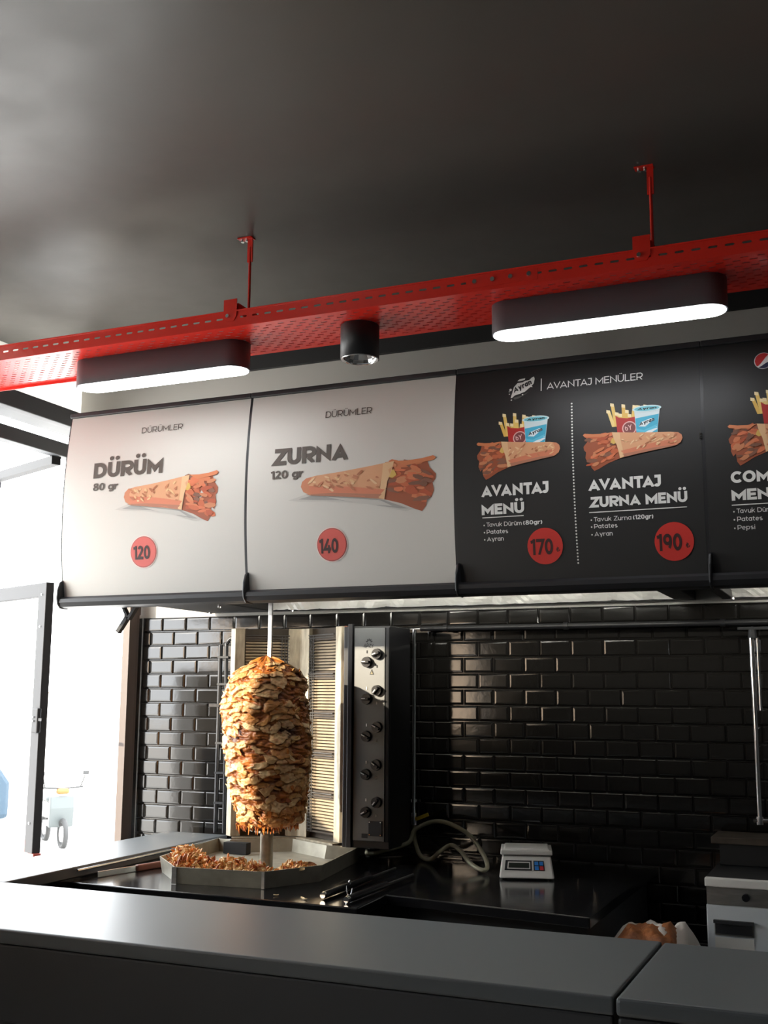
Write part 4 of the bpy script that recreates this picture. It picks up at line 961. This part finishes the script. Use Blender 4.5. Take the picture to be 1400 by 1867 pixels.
# ================================================================== ON THE WORKTOP
kn = thing('doner_knife', 'long doner knife with reddish wooden handle left of the tray', 'knife', (-2.76, 3.85, .905))
d = Vector((.07, .36, 0)).normalized(); p = Vector((-2.79, 3.67, .913))
MB().obox(p + d * .10, (d, d.cross(Zv), Zv), (.10, .0018, .011)).obox(p + d * .25 + Zv * -.0, (d, d.cross(Zv), Zv), (.05, .0016, .008)).build('blade', M_blade, kn, .0008)
MB().obox(p + d * .31, (d, d.cross(Zv), Zv), (.11, .011, .0125)).build('handle', M_wood, kn, .005)
sr = MB().tube([(-2.822, 3.588, .936), (-2.822, 3.9, .937), (-2.822, 4.3, .939), (-2.822, 4.60, .945)], .0055, 8).build('sharpening_rod', M_blade, None, loc=(-2.822, 4.1, .936))
tag(sr, 'long thin steel rod lying against the counter return', 'rod')
for (a, b, lab) in (((-1.690, 3.60, .914), (-1.687, 3.93, .914), 'black handled steel rod on the worktop, the right one of two'),
                    ((-1.799, 3.64, .914), (-1.806, 4.05, .914), 'black handled steel rod on the worktop, the one nearer the tray')):
    t = thing('sharpening_steel', lab, 'sharpening steel', (a[0], a[1], .9), 'sharpening steels beside the tray')
    MB().cyl(a, b, .0125, 14, .010).build('handle', M_knob, t)
    MB().cyl((a[0], a[1] - .016, a[2]), a, .010, 12, .0125).build('end_cap', M_chrome, t)
    v = (Vector(b) - Vector(a)).normalized() * .25
    MB().cyl(b, (b[0] + v.x, b[1] + v.y, b[2]), .0055, 10).build('rod', M_wire, t)
cl = thing('wire_clip', 'small shiny wire clip on the dark worktop between the rods', 'clip', (-1.74, 3.72, .9))
MB().tube(catmull([(-1.752, 3.72, .935), (-1.749, 3.715, .915), (-1.742, 3.712, .905), (-1.733, 3.715, .908), (-1.730, 3.722, .928)], 5), .0028, 6).build('wire_loop', M_chrome, cl)
MB().lathe([(.0001, .008), (.005, .004), (.005, -.004), (.0001, -.008)], (-1.741, 3.722, .948), 10).build('bead', M_chrome, cl)
# weighing scale
sc_ = thing('weighing_scale', 'small white digital weighing scale with blue buttons on the worktop', 'scale', (-1.27, 4.45, .9))
F = Vector((.202, .060, 0)).normalized(); B = Vector((-F.y, F.x, 0)); sc0 = Vector((-1.374, 4.300, .9))
def sp3(u, v, z): return sc0 + F * u + B * v + Zv * z
mb = MB(); w, dp = .212, .225
bot = [(0, 0), (w, 0), (w, dp), (0, dp)]; top = [(.012, .035), (w - .012, .035), (w - .012, dp - .02), (.012, dp - .02)]
vs = [sp3(u, v, .006) for u, v in bot] + [sp3(u, v, .086) for u, v in top]
mb.add(vs, [(3, 2, 1, 0), (4, 5, 6, 7), (0, 1, 5, 4), (1, 2, 6, 5), (2, 3, 7, 6), (3, 0, 4, 7)]); mb.build('body', M_white, sc_, .006)
for u, v in ((.02, .02), (w - .02, .02), (.02, dp - .02), (w - .02, dp - .02)):
    q = sp3(u, v, 0); MB().cyl(q + Zv * .0005, q + Zv * .008, .008, 10).build('foot', M_rubber, sc_)
mb = MB(); pts = [(.006, .028), (w - .006, .028), (w - .006, dp - .012), (.006, dp - .012)]
mb.add([sp3(u, v, .090) for u, v in pts] + [sp3(u, v, .108) for u, v in pts], [(3, 2, 1, 0), (4, 5, 6, 7), (0, 1, 5, 4), (1, 2, 6, 5), (2, 3, 7, 6), (3, 0, 4, 7)])
mb.add([sp3(u * .88 + .0127, v * .88 + .015, .1085) for u, v in pts] + [sp3(u * .84 + .017, v * .84 + .019, .114) for u, v in pts], [(4, 5, 6, 7), (0, 1, 5, 4), (1, 2, 6, 5), (2, 3, 7, 6), (3, 0, 4, 7)])
mb.build('weighing_platform', M_white, sc_, .003)
def fr(u, h, lift=0): # point on the sloped front
    return sp3(.012 * h + u * (w - .024 * h), .035 * h - lift, .006 + .08 * h)
def plate(nm, u0, u1, h0, h1, lift, m, par):
    mb = MB(); vs = [fr(u0, h0, lift), fr(u1, h0, lift), fr(u1, h1, lift), fr(u0, h1, lift), fr(u0, h0, 0), fr(u1, h0, 0), fr(u1, h1, 0), fr(u0, h1, 0)]
    mb.add(vs, [(0, 1, 2, 3), (4, 5, 1, 0), (1, 5, 6, 2), (2, 6, 7, 3), (3, 7, 4, 0)]); o = mb.build(nm, m, par); ORG[o.name] = ORG[sc_.name]; return o
dp_ = plate('display_panel', .08, .60, .36, .80, .0018, M_blackm, sc_)
plate('display_frame', .13, .57, .43, .74, .0026, M_white, dp_); plate('display', .15, .55, .47, .70, .0032, M_lcd, dp_)
kp = plate('key_panel', .635, .84, .36, .80, .0018, M_blackm, sc_)
for u0, h0, m in ((.655, .60, M_blue), (.75, .60, M_blue), (.655, .40, M_blue), (.75, .40, M_redb)): plate('key', u0, u0 + .075, h0, h0 + .16, .0045, m, kp)

# ================================================================== PIPES ON THE BACK WALL
gp = thing('gas_pipe', 'thin gas pipe with yellow handled valve on the tiles right of the grill', 'pipe', (-1.89, 4.70, 1.04))
MB().cyl((-1.889, 4.70, 1.08), (-1.889, 4.70, 1.895), .0080, 12).build('riser', M_chrome, gp)
MB().cyl((-1.888, 4.70, 1.042), (-1.888, 4.70, 1.092), .013, 12).build('valve_body', M_chrome, gp)
MB().obox((-1.846, 4.686, 1.078), ((.061, 0, .024), (0, 1, 0), (-.024, 0, .061)), (.032, .004, .0075)).build('valve_handle', M_yellow, gp, .002)
MB().cyl((-1.889, 4.70, 1.138), (-1.889, 4.70, 1.151), .015, 12).box(-1.917, -1.857, 4.696, 4.704, 1.140, 1.150).cyl((-1.889, 4.70, 1.145), (-1.889, YW - .001, 1.145), .0055, 8).build('wall_clip', M_chrome, gp)
ho = [(-1.995, 4.435, .955), (-1.975, 4.40, .950), (-1.950, 4.48, .951), (-1.868, 4.58, .980), (-1.858, 4.64, 1.030), (-1.766, 4.68, 1.064), (-1.62, 4.62, 1.03), (-1.507, 4.5, .966), (-1.468, 4.44, .925), (-1.478, 4.41, .914), (-1.538, 4.44, .931),
      (-1.62, 4.55, .962), (-1.681, 4.6, .977), (-1.71, 4.55, .957), (-1.766, 4.58, .918), (-1.84, 4.65, .920), (-1.886, 4.70, .977), (-1.888, 4.70, 1.042)]
tag(MB().tube(catmull(ho, 9), .009, 10).build('gas_hose', M_hose, None, loc=(-1.7, 4.55, .911)), 'looping braided gas hose from the valve to the grill', 'hose')
bp_ = thing('gas_manifold', 'black horizontal gas pipe high on the tiles', 'pipe', (-1.2, 4.73, 1.90))
MB().cyl((-1.87, 4.73, 1.90), (-.23, 4.73, 1.90), .012, 12).build('pipe', M_black, bp_)
for x in (-1.75, -1.2, -.55): MB().cyl((x, 4.73, 1.90), (x, YW - .001, 1.90), .0075, 8).cyl((x - .01, 4.73, 1.90), (x + .01, 4.73, 1.90), .016, 12).build('holder', M_black, bp_)
lp = thing('gas_riser', 'pair of black upright pipes on the tiles left of the grill', 'pipe', (-2.90, 4.73, .96))
MB().cyl((-2.922, 4.73, .951), (-2.922, 4.73, 1.84), .011, 12).build('pipe', M_black, lp)
MB().tube(catmull([(-2.875, 4.73, .951), (-2.88, 4.73, 1.415), (-2.889, 4.73, 1.803), (-2.885, 4.73, 1.849), (-2.862, 4.73, 1.872), (-2.848, 4.73, 1.858)], 5), .0095, 10).build('pipe', M_black, lp)
MB().box(-2.967, -2.910, 4.711, 4.719, 1.542, 1.556).build('lever', M_chrome, lp)
for z in (1.09, 1.23, 1.37, 1.65, 1.78):
    MB().box(-2.93, -2.87, 4.716, 4.726, z - .005, z + .005).cyl((-2.90, 4.72, z), (-2.90, YW - .001, z), .0055, 8).build('clamp', M_blackm, lp)
rp2 = thing('chrome_pipe', 'chrome water pipe with tap at the right picture edge', 'pipe', (-.438, 4.7, 1.11))
MB().cyl((-.438, 4.7, 1.14), (-.438, 4.7, 1.84), .010, 14).build('pipe', M_chrome, rp2)
MB().cyl((-.417, 4.714, 1.55), (-.417, 4.714, 1.84), .0065, 12).build('pipe', M_chrome, rp2)
MB().cyl((-.434, 4.7, 1.835), (-.434, 4.7, 1.868), .0185, 14, .015).box(-.49, -.37, 4.69, 4.71, 1.868, 1.879).cyl((-.434, 4.7, 1.873), (-.434, YW - .001, 1.873), .0085, 8).build('top_fitting', M_frame, rp2)
MB().cyl((-.438, 4.7, 1.113), (-.438, 4.7, 1.143), .0165, 12).cyl((-.462, 4.695, 1.128), (-.397, 4.695, 1.128), .009, 10).build('tap', M_chrome, rp2)

# ================================================================== RIGHT: white cabinet, bag, griddle
wc = thing('white_cabinet', 'white refrigerated cabinet with recessed handle at the lower right', 'cabinet', (-.05, 4.5, 0))
MB().box(-.586, .5, 4.205, 4.78, 0, .885).build('body', M_enamel, wc, .004)
MB().box(-.588, .5, 4.198, 4.228, .945, .975).build('front_rim', M_white, wc, .004)
MB().box(-.588, .5, 4.229, 4.78, .945, .973).build('top_plate', M_blackm, wc)
MB().box(-.583, .5, 4.204, 4.78, .886, .944).build('control_strip', M_steel, wc)
MB().cyl((-.45, 4.204, .917), (-.45, 4.185, .917), .013, 14).build('knob', M_knob, wc)
hd = MB().box(-.560, -.430, 4.201, 4.206, .785, .832).build('handle_recess', M_steel, wc); ORG[hd.name] = ORG[wc.name]
MB().box(-.562, -.428, 4.188, 4.203, .826, .836).box(-.557, -.433, 4.199, 4.202, .79, .822).build('handle_lip', M_frame, hd)
MB().box(-.560, -.430, 4.2035, 4.206, .62, .778).build('badge_plate', M_white, wc)
gr = thing('griddle', 'dark steel griddle on the white cabinet beneath the chrome pipe', 'griddle', (-.1, 4.65, .976))
MB().box(-.575, .45, 4.54, 4.74, .976, 1.052).build('base', M_blackm, gr)
MB().box(-.605, .45, 4.53, 4.75, 1.052, 1.076).build('plate', M_soot, gr, .003)
sb = thing('added_stand', 'dark low stand added out of view behind the counter to hold up the paper bag', 'stand', (-.74, 3.95, 0))  # stand added out of view as a support under the parcel
MB().box(-.875, -.60, 3.70, 4.16, .70, .735).build('shelf', M_blackm, sb)
for x in (-.865, -.61):
    for y in (3.71, 4.15): MB().cyl((x, y, 0), (x, y, .70), .012, 8).build('leg', M_blackm, sb)
# crumpled paper with orange food
pb = thing('food_parcel', 'white crumpled paper parcel of orange chicken behind the counter', 'food', (-.73, 3.93, .736))
def mound(name, m, x0, x1, y0, y1, zb, h, jit, seed, par, col=None):
    r = np.random.default_rng(seed); n1_, n2_ = 26, 18; vs = []
    nz = r.normal(0, jit, (n2_ + 1, n1_ + 1))
    for j in range(n2_ + 1):
        for i in range(n1_ + 1):
            u, v = i / n1_ * 2 - 1, j / n2_ * 2 - 1; f = max(0, (1 - abs(u) ** 5) * (1 - abs(v) ** 5)) ** .6 * (.76 + .15 * math.sin(i * .55 + seed) * math.cos(j * .45 + i * .17) + .10 * u)
            vs.append((x0 + (x1 - x0) * i / n1_, y0 + (y1 - y0) * j / n2_, zb + h * f + nz[j, i] * f))
    w = n1_ + 1
    return MB().add(vs, [(j * w + i, j * w + i + 1, (j + 1) * w + i + 1, (j + 1) * w + i) for j in range(n2_) for i in range(n1_)], col).build(name, m, par, smooth=True)
mound('wrapping_paper', M_paper, -.877, -.592, 3.72, 4.14, .737, .128, .004, 5, pb)
mound('orange_food', mat('orange_chicken', (.40, .13, .03), .6, bump=.4, bscale=60, var=.5, vscale=25), -.835, -.63, 3.735, 4.02, .79, .078, .003, 6, pb)

# ================================================================== OUT IN THE STREET
def facade(name, lab, x0, x1, y0, y1, z1, m, rows, side):
    t = thing(name, lab, 'building', ((x0 + x1) / 2, (y0 + y1) / 2, -.12)); t['kind'] = 'structure'
    MB().box(x0, x1, y0, y1, -.12, z1).build('walls', m, t)
    for (a, b, za, zb) in rows:
        w_ = MB().box(x1 - .02, x1 + .03, a, b, za, zb).build('window', M_facade2, t); ORG[w_.name] = ORG[t.name]
        MB().box(x1 + .03, x1 + .035, a + .08, b - .08, za + .08, zb - .08).build('pane', M_lcd, w_)
    MB().box(x0 - .1, x1 + .15, y0 - .1, y1 + .1, z1, z1 + .15).build('cornice', M_facade2, t)
facade('street_building', 'sunlit ochre building across the street, seen only in the tile reflections', -22, -8, -42, -26, 9, M_facade, [(-40, -39, 4, 6), (-36, -35, 4, 6), (-30, -29, 4, 6)], 1)
gw = thing('garden_wall', 'low pale wall with a thin coping across the bright street', 'wall', (-12, 14, -.12))
MB().box(-24, -9.0, 14.0, 14.2, -.12, 1.60).build('wall_body', M_facade2, gw)
MB().box(-24.05, -9.2, 13.97, 14.23, 1.60, 1.625).build('coping', mat('dull_coping', (.14, .11, .08), .8), gw)
# parked scooter
s_ = thing('scooter', 'parked scooter with grey leg shield and orange cowl in the bright street', 'scooter', (-8.75, 10.65, -.12))
sd = Vector((-.75, .55, 0)).normalized(); sn = Vector((-sd.y, sd.x, 0)); so = Vector((-8.62, 10.62, -.12))
def ss(u, v, z): return so + (sd * u + sn * v + Zv * z) * .72
for u in (-.15, .95):
    wh = MB().tube([ss(u + .2 * math.cos(a), 0, .21 + .2 * math.sin(a)) for a in [2 * math.pi * k / 20 for k in range(21)]], .030, 8).build('wheel', M_rubber, s_); ORG[wh.name] = ORG[s_.name]
    MB().cyl(ss(u, -.03, .21), ss(u, .03, .21), .085, 16).build('wheel_hub', M_facade2, wh)
mb = MB()
sh = [(-.02, .30), (.06, .30), (.10, .62), (.04, .78), (-.04, .78), (-.06, .60)]
vs = [ss(u, v, z) for v in (-.19, .19) for u, z in sh]; n = 6
mb.add(vs, [tuple(range(6)), tuple(range(6, 12))[::-1]] + [(i, 6 + i, 6 + (i + 1) % 6, (i + 1) % 6) for i in range(6)]); mb.build('leg_shield', M_sgrey, s_, .012)
MB().obox(ss(.40, 0, .32), (sd, sn, Zv), (.21, .086, .026)).build('footboard', M_facade2, s_, .01)
MB().obox(ss(.85, 0, .52), (sd, sn, Zv), (.21, .10, .092)).build('tail_body', M_facade2, s_, .05)
MB().obox(ss(.80, 0, .70), (sd, sn, Zv), (.22, .086, .033)).build('seat', M_sgrey, s_, .03)
MB().obox(ss(-.02, 0, .86), (sd, sn, Zv), (.046, .075, .035)).build('handlebar_cowl', M_sorange, s_, .03)['label'] = 'orange handlebar cowl'
MB().tube([ss(-.02, -.32, .92), ss(-.04, 0, .90), ss(-.02, .32, .92)], .010, 8).build('handlebar', M_rubber, s_)
for v in (-.28, .28):
    MB().cyl(ss(-.03, v, .92), ss(-.06, v * 1.2, 1.10), .007, 6).obox(ss(-.06, v * 1.25, 1.14), (sd, sn, Zv), (.007, .033, .020)).build('mirror', M_rubber, s_)
# a car seen through the glass leaf
c_ = thing('parked_car', 'blue parked car seen through the glass leaf at the left edge', 'car', (-9.7, 10.0, -.12))
cd = Vector((-.35, -.94, 0)).normalized(); cn = Vector((-cd.y, cd.x, 0)); co = Vector((-9.60, 10.30, -.12))
def cc(u, v, z): return co + cd * u + cn * v + Zv * z
prof = [(0, .35), (0, .75), (.15, .95), (.9, 1.02), (1.5, 1.48), (3.0, 1.50), (3.7, 1.02), (4.2, .95), (4.25, .35)]; n = len(prof)
vs = [cc(u, v, z) for v in (-.82, .82) for u, z in prof]
MB().add(vs, [tuple(range(n)), tuple(range(n, 2 * n))[::-1]] + [(i, n + i, n + (i + 1) % n, (i + 1) % n) for i in range(n)]).build('body', M_carblue, c_, .06)
for u in (.8, 3.4):
    for v in (-.80, .80): MB().cyl(cc(u, v - .08, .32), cc(u, v + .08, .32), .32, 20).build('wheel', M_rubber, c_)
MB().obox(cc(-.01, 0, .55), (cd, cn, Zv), (.05, .80, .09)).build('bumper', M_facade2, c_, .02)
for v in (-.6, .6): MB().obox(cc(.04, v, .78), (cd, cn, Zv), (.06, .16, .07)).build('headlight', M_chrome, c_, .02)
